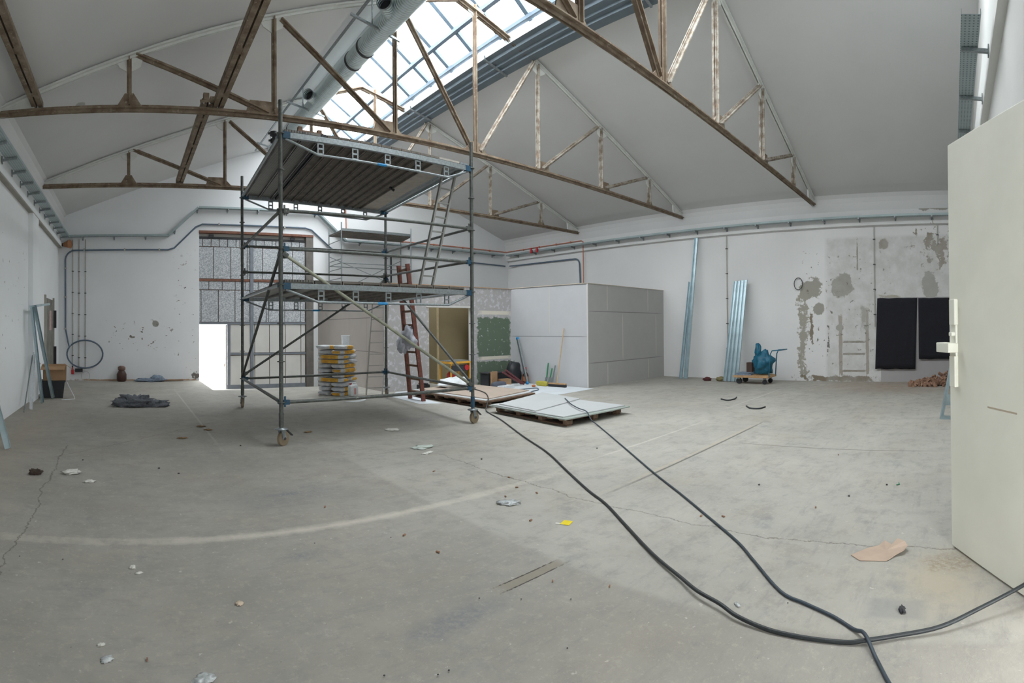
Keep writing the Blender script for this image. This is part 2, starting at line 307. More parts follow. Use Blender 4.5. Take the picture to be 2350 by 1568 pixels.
# ------------------------------------------------------------------ mesh builder
class MB:
    def __init__(s): s.v = []; s.f = []; s.sm = []
    def add(s, vs, fs, smooth=False):
        o = len(s.v); s.v += [tuple(v) for v in vs]; s.f += [tuple(i+o for i in f) for f in fs]; s.sm += [smooth]*len(fs); return s
    def box(s, c, size, rz=0, M3=None):
        hx, hy, hz = (x/2 for x in size); m = M3 or Matrix.Rotation(rz, 3, 'Z'); c = Vector(c)
        vs = [c+m@Vector((x, y, z)) for x in (-hx, hx) for y in (-hy, hy) for z in (-hz, hz)]
        return s.add(vs, [(0,1,3,2),(4,6,7,5),(0,4,5,1),(2,3,7,6),(0,2,6,4),(1,5,7,3)])
    def bb(s, a, b):
        return s.box([(a[i]+b[i])/2 for i in range(3)], [abs(b[i]-a[i]) for i in range(3)])
    def bar(s, p, q, w, h, up=(0,0,1)):
        p, q = Vector(p), Vector(q); d = (q-p); L = d.length; d.normalize(); up = Vector(up)
        x = d.cross(up)
        if x.length < 1e-4: x = d.cross(Vector((0,1,0)))
        x.normalize(); u = x.cross(d)
        return s.box((p+q)/2, (w, L, h), M3=Matrix((x, d, u)).transposed())
    def tube(s, p, q, r, n=12, r2=None, caps=True):
        return s.poly([p, q], r, n, caps, r2=r2)
    def poly(s, pts, r, n=8, caps=True, closed=False, r2=None):
        pts = [Vector(p) for p in pts]; k = len(pts); vs = []; prev = None
        for i, p in enumerate(pts):
            a = pts[i-1] if (i or closed) else p; b = pts[(i+1) % k] if (i < k-1 or closed) else p
            d = (b-a).normalized()
            if prev is None:
                x = d.cross(Vector((0,0,1)))
                if x.length < 1e-3: x = Vector((1,0,0))
            else: x = prev-d*prev.dot(d)
            x.normalize(); prev = x; y = d.cross(x); rr = r if (r2 is None or i == 0) else r2
            vs += [p+(x*math.cos(t)+y*math.sin(t))*rr for t in (2*PI*j/n for j in range(n))]
        fs = []
        for i in range(k if closed else k-1):
            for j in range(n):
                a = i*n+j; b = i*n+(j+1) % n; c_ = ((i+1) % k)*n+(j+1) % n; d_ = ((i+1) % k)*n+j; fs.append((a, b, c_, d_))
        s.add(vs, fs, True)
        if caps and not closed:
            s.add(vs[:n], [tuple(range(n))[::-1]]); s.add(vs[-n:], [tuple(range(n))])
        return s
    def prism(s, pts, a, b, axis='Z'):
        """flat outline pts extruded from a to b along an axis"""
        def P(p, t): return {'Z': (p[0], p[1], t), 'Y': (p[0], t, p[1]), 'X': (t, p[0], p[1])}[axis]
        n = len(pts); vs = [P(p, a) for p in pts]+[P(p, b) for p in pts]
        fs = [tuple(range(n))[::-1], tuple(range(n, 2*n))]+[(i, (i+1) % n, n+(i+1) % n, n+i) for i in range(n)]
        return s.add(vs, fs)
    def lathe(s, c, prof, n=16, squash=1.0):
        vs = [(c[0]+r*math.cos(t), c[1]+r*math.sin(t)*squash, c[2]+z_) for r, z_ in prof for t in (2*PI*j/n for j in range(n))]; k = len(prof)
        fs = [(i*n+j, i*n+(j+1) % n, (i+1)*n+(j+1) % n, (i+1)*n+j) for i in range(k-1) for j in range(n)]
        s.add(vs, fs, True); s.add(vs[:n], [tuple(range(n))[::-1]]); s.add(vs[-n:], [tuple(range(n))]); return s
    def blob(s, c, r, seed=0, amp=.3, freq=2.5, n=14, e=1.0, rz=0, floor=True, fold=0):
        """closed lumpy form; e<1 squares it off like a filled sack"""
        c = Vector(c); vs = []; m = Matrix.Rotation(rz, 3, 'Z'); rows = n
        def pw(v): return math.copysign(abs(v)**e, v)
        for i in range(rows+1):
            th = PI*i/rows-PI/2
            for j in range(2*n):
                ph = PI*j/n; d = Vector((pw(math.cos(th))*pw(math.cos(ph)), pw(math.cos(th))*pw(math.sin(ph)), pw(math.sin(th))))
                k = 1+amp*noise.noise(d*freq+Vector((seed*3.1, seed*1.7, 0)))
                if fold: k += fold*abs(noise.noise(Vector((d.x*6+seed, d.y*2, d.z*3))))
                p = Vector((d.x*r[0]*k, d.y*r[1]*k, d.z*r[2]*k))
                if floor and p.z < -r[2]*.8: p.z = -r[2]*.8
                vs.append(c+m@p)
        fs = [(i*2*n+j, i*2*n+(j+1) % (2*n), (i+1)*2*n+(j+1) % (2*n), (i+1)*2*n+j) for i in range(rows) for j in range(2*n)]
        return s.add(vs, fs, True)
    def build(s, name, mat, parent=None, loc=None, bev=0):
        if parent is not None: L = wloc(parent)
        elif loc is not None: L = Vector(loc)
        else: L = Vector((0,0,0))
        me = bpy.data.meshes.new(name); me.from_pydata([tuple(Vector(v)-L) for v in s.v], [], s.f)
        me.polygons.foreach_set('use_smooth', s.sm); me.materials.append(M[mat] if isinstance(mat, str) else mat)
        bm = bmesh.new(); bm.from_mesh(me); bmesh.ops.recalc_face_normals(bm, faces=bm.faces); bm.to_mesh(me); bm.free(); me.update()
        o = bpy.data.objects.new(name, me); COL.objects.link(o)
        if parent is not None: o.parent = parent
        else: o.location = L
        if bev:
            b = o.modifiers.new('bevel', 'BEVEL'); b.width = bev; b.segments = 2; b.limit_method = 'ANGLE'
        return o
def wloc(o):
    L = Vector((0,0,0))
    while o is not None: L = L+Vector(o.location); o = o.parent
    return L
def tag(o, label, cat, group=None, kind=None):
    if label: o['label'] = label
    if cat: o['category'] = cat
    if group: o['group'] = group
    if kind: o['kind'] = kind
    return o
def thing(name, label, cat, loc, group=None, kind=None):
    o = bpy.data.objects.new(name, None); COL.objects.link(o); o.location = loc; o.empty_display_size = .1
    return tag(o, label, cat, group, kind)
def kids(o): return [c for c in COL.objects if c.parent == o]
def dup(root, dloc=None, loc=None, rz=None, label=None):
    def cp(o, par):
        c = o.copy(); COL.objects.link(c); c.parent = par
        for k in CH.get(o.name, []): cp(k, c)
        return c
    CH = {}
    for o in COL.objects:
        if o.parent: CH.setdefault(o.parent.name, []).append(o)
    r = cp(root, None)
    if dloc is not None: r.location = Vector(root.location)+Vector(dloc)
    if loc is not None: r.location = loc
    if rz is not None: r.rotation_euler.z = rz
    if label: r['label'] = label
    return r
def solo(mb, name, mat, label, cat, loc, group=None, kind=None, bev=0):
    return tag(mb.build(name, mat, None, loc, bev), label, cat, group, kind)

# ------------------------------------------------------------------ hall shell
XL, XR, YB, YF = -2.40, 16.12, 18.2, -.55
BL, BR = -2.28, 16.0                      # faces of the ring beam above the walls
KR = .3555
def zc(x): return 5.72+KR*(min(16.05-x, x+2.25))     # underside of the roof slopes
def struct(mb, name, mat, parent=None, cat='structure'):
    o = mb.build(name, mat, parent)
    if parent is None: o['kind'] = 'structure'
    return o
# lantern glazing profile
RID = 6.6
def zg(x): return 8.4+.68*(8.3-x) if x > RID else 8.4+.68*(8.3-RID)-(RID-x)*.74
# floor with the ramp down to the gate
m = MB(); RX0, RX1, RY0, RZ = 2.49, 6.9, 15.0, -.34
def quad(m, a, b, c_, d): m.add([a, b, c_, d], [(0,1,2,3)])
for (x0, y0, x1, y1) in ((XL-.3, -6, XR+.3, RY0), (XL-.3, RY0, RX0, YB+.3), (RX1, RY0, XR+.3, YB+.3)):
    quad(m, (x0,y0,0), (x1,y0,0), (x1,y1,0), (x0,y1,0))
quad(m, (RX0,RY0,0), (RX1,RY0,0), (RX1,YB,RZ), (RX0,YB,RZ)); quad(m, (RX0,YB,RZ), (RX1,YB,RZ), (RX1,YB+5,RZ), (RX0,YB+5,RZ))
for x in (RX0, RX1): quad(m, (x,RY0,0), (x,YB,0), (x,YB,RZ), (x,YB,RZ-.01))
struct(m, 'floor', 'floor')
# ceiling slopes with the cove onto the walls
m = MB()
def slope(side):
    X0 = BR if side > 0 else BL
    pts = []
    for t in range(7):                    # cove
        a = t/6; d = .02+.62*a*a; zz = 5.38+.55*(1-(1-a)**2)
        pts.append((X0-side*d*.9, min(zz, zc(X0-side*d*.9))))
    pts[0] = (X0, 5.3); xe = 8.83 if side > 0 else 4.98
    pts.append((xe, zc(xe)))
    top = [(xe, zc(xe)+.25), (X0+side*.5, zc(X0)+.1), (X0+side*.5, 5.3)]
    out = pts+top
    n = len(out); vs = [(p[0], YF-.3, p[1]) for p in out]+[(p[0], YB+.3, p[1]) for p in out]
    fs = [(i, (i+1) % n, n+(i+1) % n, n+i) for i in range(n)]
    m.add(vs, fs, False)
slope(1); slope(-1)
struct(m, 'ceiling', 'ceil')
# side walls
m = MB().bb((XR, YF-.3, -.4), (XR+.35, YB+.3, 5.4)); wr = struct(m, 'wall_right', 'wallR')
m = MB().bb((BR, YF-.3, 4.84), (XR+.3, YB, 5.5)); struct(m, 'trim_1', 'wallR')
m = MB().bb((XL-.35, YF-.3, -.4), (XL, YB+.3, 5.4)); struct(m, 'wall_left', 'wallL')
m = MB().bb((XL-.3, YF-.3, 4.64), (BL, YB, 5.5)); struct(m, 'trim_2', 'wallL')
m = MB().bb((XL-.1, YF-.3, 4.61), (BL-.01, YB, 4.64)); struct(m, 'trim_3', 'beige')
m = MB().bb((XL-.1, 12.55, 0), (BL, 13.35, 4.61)); struct(m, 'trim_4', 'wallL')
# back wall around the gate
m = MB(); GX0, GX1, GZ = 2.5, 6.72, 5.24
m.prism([(XL-.3,-.5),(GX0,-.5),(GX0,zc(GX0)+.2),(XL-.3,5.9)], YB, YB+.35, 'Y')
m.prism([(GX1,-.5),(XR+.3,-.5),(XR+.3,5.9),(8.9,zc(8.9)+.25),(8.4,zg(8.4)+.15),(GX1,zg(GX1)+.2)], YB, YB+.35, 'Y')
m.prism([(GX0,GZ),(GX1,GZ),(GX1,zg(GX1)+.2),(RID,zg(RID)+.2),(4.98,zc(4.98)+.35),(GX0,zc(GX0)+.25)], YB, YB+.35, 'Y')
struct(m, 'wall_back', 'wallB')
# front wall with the doorway the camera looks in through
m = MB(); DX0, DX1, DZ = .7, 3.14, 3.25
m.bb((XL-.3,YF-.35,-.4), (DX0,YF,6)); m.bb((DX1,YF-.35,-.4), (XR+.3,YF,6)); m.bb((DX0,YF-.35,DZ), (DX1,YF,6))
m.prism([(XL,6),(XR,6),(8.4,zc(8.4)+.4),(RID,zg(RID)+.2),(4.98,zc(4.98)+.4)], YF-.35, YF, 'Y')
struct(m, 'wall_front', 'wallF')
m = MB().bb((-1.5,-5.0,3.6),(6.5,YF-.35,3.75)); m.bb((-1.5,-5.0,1.2),(6.5,-4.85,3.6)); struct(m, 'wall_light_block', simple('light_block_grey', (.45,.44,.42), .9, obj=False))  # unseen canopy and screen, added to cut the daylight through the doorway
m = MB().bb((3.3, YF, 4.8), (BR, YF+.1, 5.5)); struct(m, 'trim_5', 'wallF')

# ------------------------------------------------------------------ skylight
sk = thing('window_1', None, None, (RID, 8.8, 8.6), kind='structure')
m = MB()
for sgn, xe in ((-1, 4.98), (1, 8.83)):
    vs = [(RID, YF, zg(RID)+.08), (RID, YB, zg(RID)+.08), (xe, YB, zc(xe)+.22), (xe, YF, zc(xe)+.22)] if sgn < 0 else [(RID, YF, zg(RID)+.08), (RID, YB, zg(RID)+.08), (8.35, YB, zg(8.35)+.08), (8.35, YF, zg(8.35)+.08)]; m.add(vs, [(0,1,2,3)])
m.build('glazing', 'glass', sk)
for x in (5.1, 7.42, 7.97):
    MB().bar((x, YF, zg(x)-.03), (x, YB, zg(x)-.03), .11, .09).build('purlin', 'skybar', sk)
y = .27
while y < 18:
    for xe in (4.98, 8.32):
        MB().bar((RID, y, zg(RID)+.03), (xe, y, zg(xe)+.03), .11, .09).build('glazing_bar', 'skybar', sk)
    y += 1.0
m = MB().prism([(8.72,8.2),(8.6,8.2),(8.58,8.26),(8.45,8.25),(8.43,8.3),(8.25,8.3),(8.22,8.36),(8.08,8.365),(8.1,8.42),(8.85,8.30),(8.84,8.2)], YF, YB, 'Y')
struct(m, 'trim_6', simple('grey_blue_gutter', (.16,.2,.235), .6, .1, .12, 2, obj=False))
m = MB().prism([(8.08,8.365),(8.0,8.44),(8.0,8.5),(8.09,8.5),(8.11,8.42)], YF, YB, 'Y'); struct(m, 'trim_7', simple('bright_white_strip', (.88,.9,.92), .8, obj=False))
m = MB().prism([(4.98,8.2),(5.35,8.33),(5.4,8.5),(4.98,8.4)], YF, YB, 'Y'); struct(m, 'trim_8', 'ceil')
for y in (5.6, 9.9, 13.4, 16.5):
    b = MB().bar((8.02, y, 8.33), (8.78, y, 8.13), .05, .03)
    b.bb((8.02,y-.02,8.33),(8.05,y+.02,8.5)); b.build('gutter_bracket', 'galv', sk)

# ------------------------------------------------------------------ roof trusses
ZB = 5.57
def truss(Y, label):
    t = thing('roof_truss', label, 'roof truss', (6.93, Y, ZB), 'steel roof trusses across the hall')
    def double(p, q, w_, mat, nm, gap=.025, h=.08):
        p = Vector(p); q = Vector(q); mb = MB(); t_ = (w_-gap)/2
        for sg in (-1, 1):
            off = Vector((0, sg*(gap+t_)/2, 0)); d = (q-p).normalized(); nrm = Vector((-d.z, 0, d.x))
            mb.bar(p+off, q+off, t_, .02, up=nrm if abs(d.z) < .99 else (1,0,0))
            mb.bar(p+off*.45, q+off*.45, .012, h, up=nrm if abs(d.z) < .99 else (1,0,0))
        return mb.build(nm, mat, t)
    double((BL+.02,Y,ZB), (BR-.02,Y,ZB), .17, 'rust', 'bottom_chord', h=.115)
    for sg, xe in ((-1, BL), (1, BR)):
        p = (xe-sg*.05, Y, zc(xe-sg*.05)-.06); q = (RID, Y, zc(RID)-.06)
        xm = 4.98 if sg < 0 else 8.83
        double(p, (xm, Y, zc(xm)-.06), .16, 'chordwhite', 'top_chord', h=.1)
        double((xm, Y, zc(xm)-.06), q, .2, 'rust', 'ridge_chord', h=.09)
    xs_t = [.03, 2.59, 5.05, 7.05, 8.97, 11.42, 13.86]
    for i, x in enumerate(xs_t):
        mt = 'rust' if x < 7.5 else 'rustw'
        double((x, Y, ZB+.05), (x, Y, zc(x)-.08), .14, mt, 'post', h=.085)
    dg = [((.15,6.5),(2.48,5.62)), ((2.72,7.35),(4.92,5.62)), ((5.2,8.18),(6.93,5.66)), ((8.85,8.18),(7.18,5.66)), ((11.3,7.3),(9.1,5.65)), ((13.74,6.44),(11.55,5.65))]
    for (a, b) in dg: double((a[0],Y,a[1]), (b[0],Y,b[1]), .15, 'rust' if a[0] < 7 else 'rustw', 'diagonal', h=.095)
    for x, sp, sh in [(.03,.22,0),(2.55,.36,-.12),(5.0,.32,-.1),(7.05,.34,0),(9.0,.25,.1),(11.45,.25,.1),(13.86,.18,0)]:
        MB().prism([(x+sh-sp,ZB+.03),(x+sh+sp,ZB+.03),(x+sh+sp*(.35 if sh <= 0 else .8),ZB+.26),(x+sh-sp*(.35 if sh >= 0 else .8),ZB+.26)], Y-.012, Y+.012, 'Y').build('gusset_plate', 'rust', t)
        zt = zc(x)-.08
        MB().prism([(x-.22,zt-.08*(1 if x < 7 else -1)),(x+.26,zt+.08*(1 if x < 7 else -1)),(x+.2,zt-.16),(x,zt-.27),(x-.16,zt-.18)], Y-.013, Y+.013, 'Y').build('top_gusset', 'chordwhite', t)
    for xe, sg in ((BL, 1), (BR, -1)):
        MB().prism([(xe,ZB-.06),(xe+sg*.65,ZB-.02),(xe+sg*.7,zc(xe+sg*.7)-.08),(xe,zc(xe)-.05)], Y-.02, Y+.02, 'Y').build('end_plate', 'chordwhite', t)
    return t
TR = [truss(9.0, 'steel roof truss in the middle, its lower chord passing over the scaffold tower')]
TR.append(dup(TR[0], dloc=(0, -4.7, 0), label='nearest steel roof truss, cut by the top edge of the view'))
TR.append(dup(TR[0], dloc=(0, 4.78, 0), label='farthest steel roof truss, in front of the back wall with the gate'))
def tie(x, y0, y1, label, z=5.67):
    mb = MB()
    for sg in (-1, 1):
        mb.bb((x+sg*.014, y0, z-.015), (x+sg*.095, y1, z+.01)); mb.bb((x+sg*.014, y0, z), (x+sg*.026, y1, z+.1)); mb.bb((x+sg*.083, y0, z), (x+sg*.095, y1, z+.1))
    y = y0+.6
    while y < y1: mb.bb((x-.03, y, z-.005), (x+.03, y+.16, z+.03)); y += 1.4
    return solo(mb, 'tie_beam', 'rust', label, 'steel beam', (x, (y0+y1)/2, z), 'tie beams lying on the trusses')
tie(-1.57, YF+.02, 9.1, 'slotted rusty tie beam nearest the left wall, ending on the middle truss')
tie(1.58, YF+.02, 9.12, 'long slotted rusty tie beam running from the top edge down to the middle truss')
tie(1.38, 8.95, 13.9, 'rusty tie beam lapped behind the long one, between middle and farthest truss', z=5.67)
mb = MB(); mb.poly([(1.25,8.92,5.70),(1.5,8.92,5.74)], .03); mb.box((1.35,8.92,5.78),(.1,.08,.12)); mb.box((1.46,8.92,5.74),(.08,.1,.08))
solo(mb, 'beam_clamp', 'rust', 'small rusty clamp where the tie beams meet on the middle truss', 'clamp', (1.37,8.92,5.72))

# ------------------------------------------------------------------ air duct
dx, dz, dr = 4.78, 7.62, .205
du = thing('air_duct', 'large round zinc spiral duct hung under the left edge of the skylight', 'ventilation duct', (dx, 9, dz))
MB().tube((dx, YF+.02, dz), (dx, 15.2, dz), dr, 40).build('duct_pipe', 'duct', du)
for y in (9.75, 10.35, 14.6, 15.1, 4.5):
    MB().tube((dx, y-.03, dz), (dx, y+.03, dz), dr+.012, 40).build('coupling_band', 'dark', du)
for y in (4.6, 8.5, 12.5, 15.6):
    if y < 15.3:
        sp = MB(); n = 28
        c0 = Vector((dx-.1, y, dz)); c1 = Vector((dx-.4, y-.3, dz-.02)); sp.poly([c0, c1], .13, n, False)
        so = sp.build('spigot', 'duct', du)
        MB().poly([c0.lerp(c1,.9), c1], .137, n, False).build('spigot_rim', 'galv', so)
        MB().poly([c0.lerp(c1,.5), c0.lerp(c1,.55)], .126, n).build('spigot_mouth_shade', 'dark', so)  # dark disc standing in for the shade inside the open mouth
    h = MB().bar((dx-.75, y+.35, dz+.02), (dx+.3, y+.35, dz-.24), .04, .04); h.bar((dx-.3, y+.35, dz-.08), (dx-.3, y+.35, zc(dx-.3)), .02, .02)
    h.build('hanger_rail', 'galv', du)
MB().bar((dx-.42, YF, zc(4.3)-.12), (dx-.42, 17.5, zc(4.3)-.12), .05, .03).build('carrier_rail', 'galv', du)

# ------------------------------------------------------------------ cable trays
def tray(name, pts, width, side, mat, label, nbr, brd, z_off=0):
    """U channel following pts; side = horizontal unit vector from tray to wall"""
    t = thing(name, label, 'cable tray', pts[0], 'perforated cable trays round the hall'); mb = MB(); sd = Vector(side)
    for a, b in zip(pts[:-1], pts[1:]):
        a, b = Vector(a), Vector(b); d = (b-a).normalized(); up = sd.cross(d); 
        if up.z < 0: up = -up
        mb.bar(a, b, width, .006, up=up)
        for k in (-1, 1): mb.bar(a+sd*k*width/2+up*.03, b+sd*k*width/2+up*.03, .006, .06, up=up)
    mb.build('tray_channel', mat, t)
    tot = sum((Vector(b)-Vector(a)).length for a, b in zip(pts[:-1], pts[1:])); step = tot/nbr
    for i in range(nbr):
        L = step*(i+.5)
        for a, b in zip(pts[:-1], pts[1:]):
            a, b = Vector(a), Vector(b); l = (b-a).length
            if L <= l: p = a.lerp(b, L/l); break
            L -= l
        e = p+sd*(width/2+brd); s0 = p-sd*(width/2-.01)
        k = MB().bar(s0+Vector((0,0,-.025)), e+Vector((0,0,-.045)), .045, .04); k.bar(e+Vector((0,0,.03)), e+Vector((0,0,-.11)), .05, .012, up=sd)
        k.build('bracket', 'galv', t)
    return t
tray('cable_tray', [(-2.1,YF+.3,4.88),(-2.1,18.0,4.92)], .25, (-1,0,0), 'trayY', 'wide perforated cable tray along the top of the left wall', 22, .04)
tray('cable_tray', [(-2.1,18.06,4.97),(1.42,18.06,4.99),(2.46,18.06,5.98),(6.85,18.06,6.02),(7.95,18.06,5.06),(15.7,18.06,5.06)], .2, (0,1,0), 'trayX', 'cable tray on the back wall, bending up and over the gate', 17, .04)
tray('cable_tray', [(15.84,17.9,5.04),(15.84,.05,5.04)], .22, (1,0,0), 'trayY', 'cable tray running along the right wall', 16, .04)
tray('cable_tray', [(5.4,-.22,4.95),(15.7,-.22,4.95)], .2, (0,-1,0), 'trayX', 'cable tray on the near wall, above the open steel door', 8, .12)

# ------------------------------------------------------------------ conduits and pipes
def arc(c, r, a0, a1, n=10, pl='XZ', fix=0):
    return [((c[0]+r*math.cos(a), fix, c[1]+r*math.sin(a)) if pl == 'XZ' else (fix, c[0]+r*math.cos(a), c[1]+r*math.sin(a))) for a in (a0+(a1-a0)*i/n for i in range(n+1))]
yb = YB-.05
cd = thing('corrugated_conduit', 'thick blue-grey conduit on the back wall, its loose end coiled low on the left', 'conduit', (-2.16, yb, 2))
loop = [(-1.47+.62*math.cos(a), yb-.06, .92+.48*math.sin(a)) for a in (math.radians(150-360*i/32) for i in range(33))]
pts = [(-1.46,yb-.06,.44)][:0]+loop[::-1]+[(-2.06,yb-.03,1.35),(-2.15,yb,1.8),(-2.16,yb,4.1)]+arc((-1.82,4.18), .34, PI, PI/2, 8, fix=yb)+[(1.4,yb,4.54)]+[(1.62,yb,4.6),(2.38,yb,5.35),(2.6,yb,5.45),(6.4,yb,5.48),(6.65,yb,5.42),(7.4,yb,4.8),(7.6,yb,4.7),(15.9,yb,4.62)]
MB().poly(pts, .028, 10).build('conduit_tube', 'conduit', cd)
for x in (-1.5,-.1,1.1,3.2,5.6,9,11,13): MB().box((x, yb, 4.54 if x < 2 else (5.47 if x < 7 else 4.66)), (.05,.09,.08)).build('clip', 'pipe', cd)
for z_ in (1.8, 2.9, 3.9): MB().box((-2.16, yb, z_), (.09,.09,.05)).build('clip', 'pipe', cd)
mb = MB().poly([(15.95,17.9,4.6),(XR-.06,17.5,4.6),(XR-.06,14.2,4.56)]+arc((14.05,4.31), .25, PI/2, PI, 8, 'YZ', XR-.06)+[(XR-.06,13.75,3.2)], .03, 10)
solo(mb, 'corrugated_conduit', 'conduit', 'dark conduit on the right wall, bending down behind the plasterboard room', 'conduit', (XR-.06,14,4))
cp = thing('copper_pipe', 'thin red-brown pipe run beside the tray in the far right corner', 'pipe', (8.05, YB-.04, 6.2))
MB().poly([(7.99,YB-.04,7.6),(8.05,YB-.04,5.3),(8.1,YB-.04,5.25),(15.9,YB-.04,5.26),(BR-.03,18.1,5.26),(BR-.03,13.62,5.24),(XR-.12,13.55,5.2),(XR-.12,13.55,3.1)], .022, 8).build('pipe_run', 'copper', cp)
for x in (9,10.5,12,13.5,15): MB().box((x,YB-.03,5.25),(.05,.06,.07)).build('clip', 'copper', cp)
for y in (17,16,15,14.2): MB().box((BR-.02,y,5.25),(.06,.05,.07)).build('clip', 'copper', cp)
def vpipe(name, p0, z1, z0, nrm, label, r=.016, nclip=6, mat='pipe', group=None):
    p0 = Vector(p0); t = thing(name, label, 'conduit', (p0.x, p0.y, z0), group)
    MB().tube((p0.x,p0.y,z0), (p0.x,p0.y,z1), r, 10).build('pipe_tube', mat, t)
    for i in range(nclip):
        z_ = z0+(z1-z0)*(i+.5)/nclip; MB().box((p0.x,p0.y,z_), (.07 if nrm else .05, .05 if nrm else .07, .025)).build('clip', 'dark', t)
    return t
for x, lb in ((-1.9,'leftmost of the three thin beige conduits down the back wall'),(-1.68,'middle one of the three thin beige conduits down the back wall'),(-1.46,'rightmost of the three thin beige conduits down the back wall')):
    vpipe('thin_conduit', (x, YB-.025, 0), 4.9, .5 if x < -1.8 else .42, True, lb, group='thin conduits left of the gate')
vpipe('thin_conduit', (XR-.03, 7.37, 0), 4.8, .6, False, 'thin conduit down the right wall beside the bundle of steel studs', nclip=5)
vpipe('thin_conduit', (XR-.03, 2.41, 0), 4.8, 1.7, False, 'thin conduit down the patched right wall, left of the black felt', nclip=4)
vpipe('thin_conduit', (XR-.03, .45, 0), 4.8, 4.2, False, 'short thin conduit ending at the flaked plaster by the open door', nclip=1)
vpipe('hanging_pipe', (9.97, YB-.04, 0), 4.6, 2.9, True, 'short black upright pipe on the back wall, above the plasterboard room', r=.03, nclip=0, mat='black')
mb = MB().poly([(8.3+.02*math.sin(i), YB-.02, 3.2+i*.4) for i in range(3)], .001, 4)
lp = [(XR-.05, 4.86+.14*math.cos(a), 3.1+.19*math.sin(a)) for a in (2*PI*i/20 for i in range(20))]
solo(MB().poly(lp, .012, 6, closed=True), 'cable_loop', 'black', 'small loop of dark cable hanging on the patched right wall', 'cable', (XR-.05,4.86,3.1))
bx = thing('socket_box', 'black socket box with a thin wire loop below the three conduits', 'socket', (-1.68, YB-.06, .38))
MB().box((-1.68,YB-.07,.36),(.26,.1,.12)).build('box_body', 'black', bx)
MB().poly([(-1.45+.15*math.cos(a), YB-.05, .16+.16*math.sin(a)) for a in (2*PI*i/20-1 for i in range(19))], .006, 6).build('wire_loop', 'pipe', bx)
rb = thing('red_bottle', 'small red plug hanging at the foot of the leftmost conduit', 'plug', (-1.9, YB-.06, .3))
MB().lathe((-1.9,YB-.07,.22), [(.045,0),(.05,.03),(.05,.14),(.02,.2),(.02,.26)]).build('plug_body', 'red', rb)
MB().lathe((-1.9,YB-.07,.47), [(.022,0),(.022,.04)]).build('plug_neck', 'dark', rb)
al = thing('alarm_horn', 'rusty round horn under the tray in the far left corner', 'horn', (-2.05, 18.05, 4.7))
MB().tube((-2.2,18.1,4.72), (-1.98,17.98,4.72), .07, 16, r2=.15).build('horn_bell', simple('rust_orange', (.33,.15,.07), .8), al)
MB().box((-2.24,18.13,4.72),(.08,.08,.1)).build('horn_mount', 'dark', al)
for i, y in enumerate((16.2, 15.85)):
    o = thing('red_clamp_tool', 'red clamp on the right wall tray, %s of the pair' % ('farther' if i == 0 else 'nearer'), 'clamp', (15.72, y, 5.06), 'red clamps on the tray')
    MB().lathe((15.68,y,4.98), [(.05,0),(.06,.02),(.06,.12),(.035,.17),(.045,.22)]).build('clamp_body', 'red', o)
    MB().box((15.7,y,5.1),(.12,.05,.03)).build('clamp_arm', 'dark', o)

# ------------------------------------------------------------------ gate in the back wall
gt = thing('door_2', None, None, ((GX0+GX1)/2, YB+.3, RZ), kind='structure')
gy = YB+.14
def gb(x0, z0, x1, z1, nm, mat, t=.04, dy=0, par=gt): return MB().bb((x0,gy-t+dy,z0),(x1,gy+t+dy,z1)).build(nm, mat, par)
gb(3.52, RZ, 6.46, 5.0, 'gate_backing', simple('rusty_seams', (.28,.13,.07), .9), .01, .045)
gb(GX0, 1.97, 3.6, 5.0, 'gate_backing', simple('rusty_seams', (.28,.13,.07), .9), .01, .045)
gb(GX0, 5.16, GX1, 5.24, 'header_rail', 'browngate', .1, -.08); gb(GX0, 5.06, 6.46, 5.16, 'header_gap', 'palepanel', .03, .05)
gb(GX0, 4.98, 6.46, 5.05, 'top_rail', 'dark', .05); gb(6.44, RZ, GX1, 5.16, 'jamb', 'jamb', .14, -.02)
for x in (2.95, 5.95): gb(x-.08, 5.02, x+.08, 5.12, 'hanger_roller', 'dark', .04, -.05)
rnd = random.Random(3)
def panels(z0, z1, widths, mat, x0=GX0, x1=6.44, nm='insulation_panel'):
    mb = MB(); x = x0; i = 0
    while x < x1-.02:
        w_ = widths[i % len(widths)]; xe = min(x+w_, x1); mb.bb((x+.012,gy-.03,z0+.012),(xe-.012,gy+.02,z1-.012)); x = xe; i += 1
    mb.build(nm, mat, gt)
panels(4.7, 4.98, [.14,.3,.3,.3,.3], 'speck'); panels(3.56, 4.7, [.53,.62,.6,.12,.45,.6], 'speck'); panels(3.17, 3.48, [.36,.48,.47], 'speck')
panels(2.03, 3.17, [.08,.62,.6,.55,.6], 'speck'); panels(.93, 1.95, [.9,.55,.6,.6], 'palepanel', 3.62, 6.44, 'pale_panel'); panels(-.22, .85, [.9,.55,.6,.6], 'palepanel', 3.62, 6.44, 'pale_panel')
gb(GX0, 3.48, 6.44, 3.56, 'cross_rail', 'browngate', .045, -.01); gb(GX0, 1.95, 6.44, 2.03, 'cross_rail', 'graysteel', .05, -.01); gb(3.58, .86, 6.44, .93, 'cross_rail', 'graysteel', .045, -.01)
gb(3.5, -.34, 6.44, -.2, 'bottom_rail', 'graysteel', .05, -.01); gb(3.52, RZ, 3.62, 1.97, 'wicket_post', 'graysteel', .06, -.01); gb(4.35, -.2, 4.47, 4.98, 'upright', 'graysteel', .05, -.03)
# wicket leaf standing open outwards in daylight
lf = MB().box((3.36, YB+.62, .8), (.05, .95, 2.28), rz=.28).build('wicket_leaf', 'cream', gt)
MB().box((3.44, YB+.25, .5), (.03,.05,.12)).build('hinge', 'browngate', lf)
# brick yard wall outside, seen bright through the wicket
m = MB().bb((1.8, YB+4.6, RZ), (5.5, YB+4.9, 3)); struct(m, 'wall_yard', 'white')

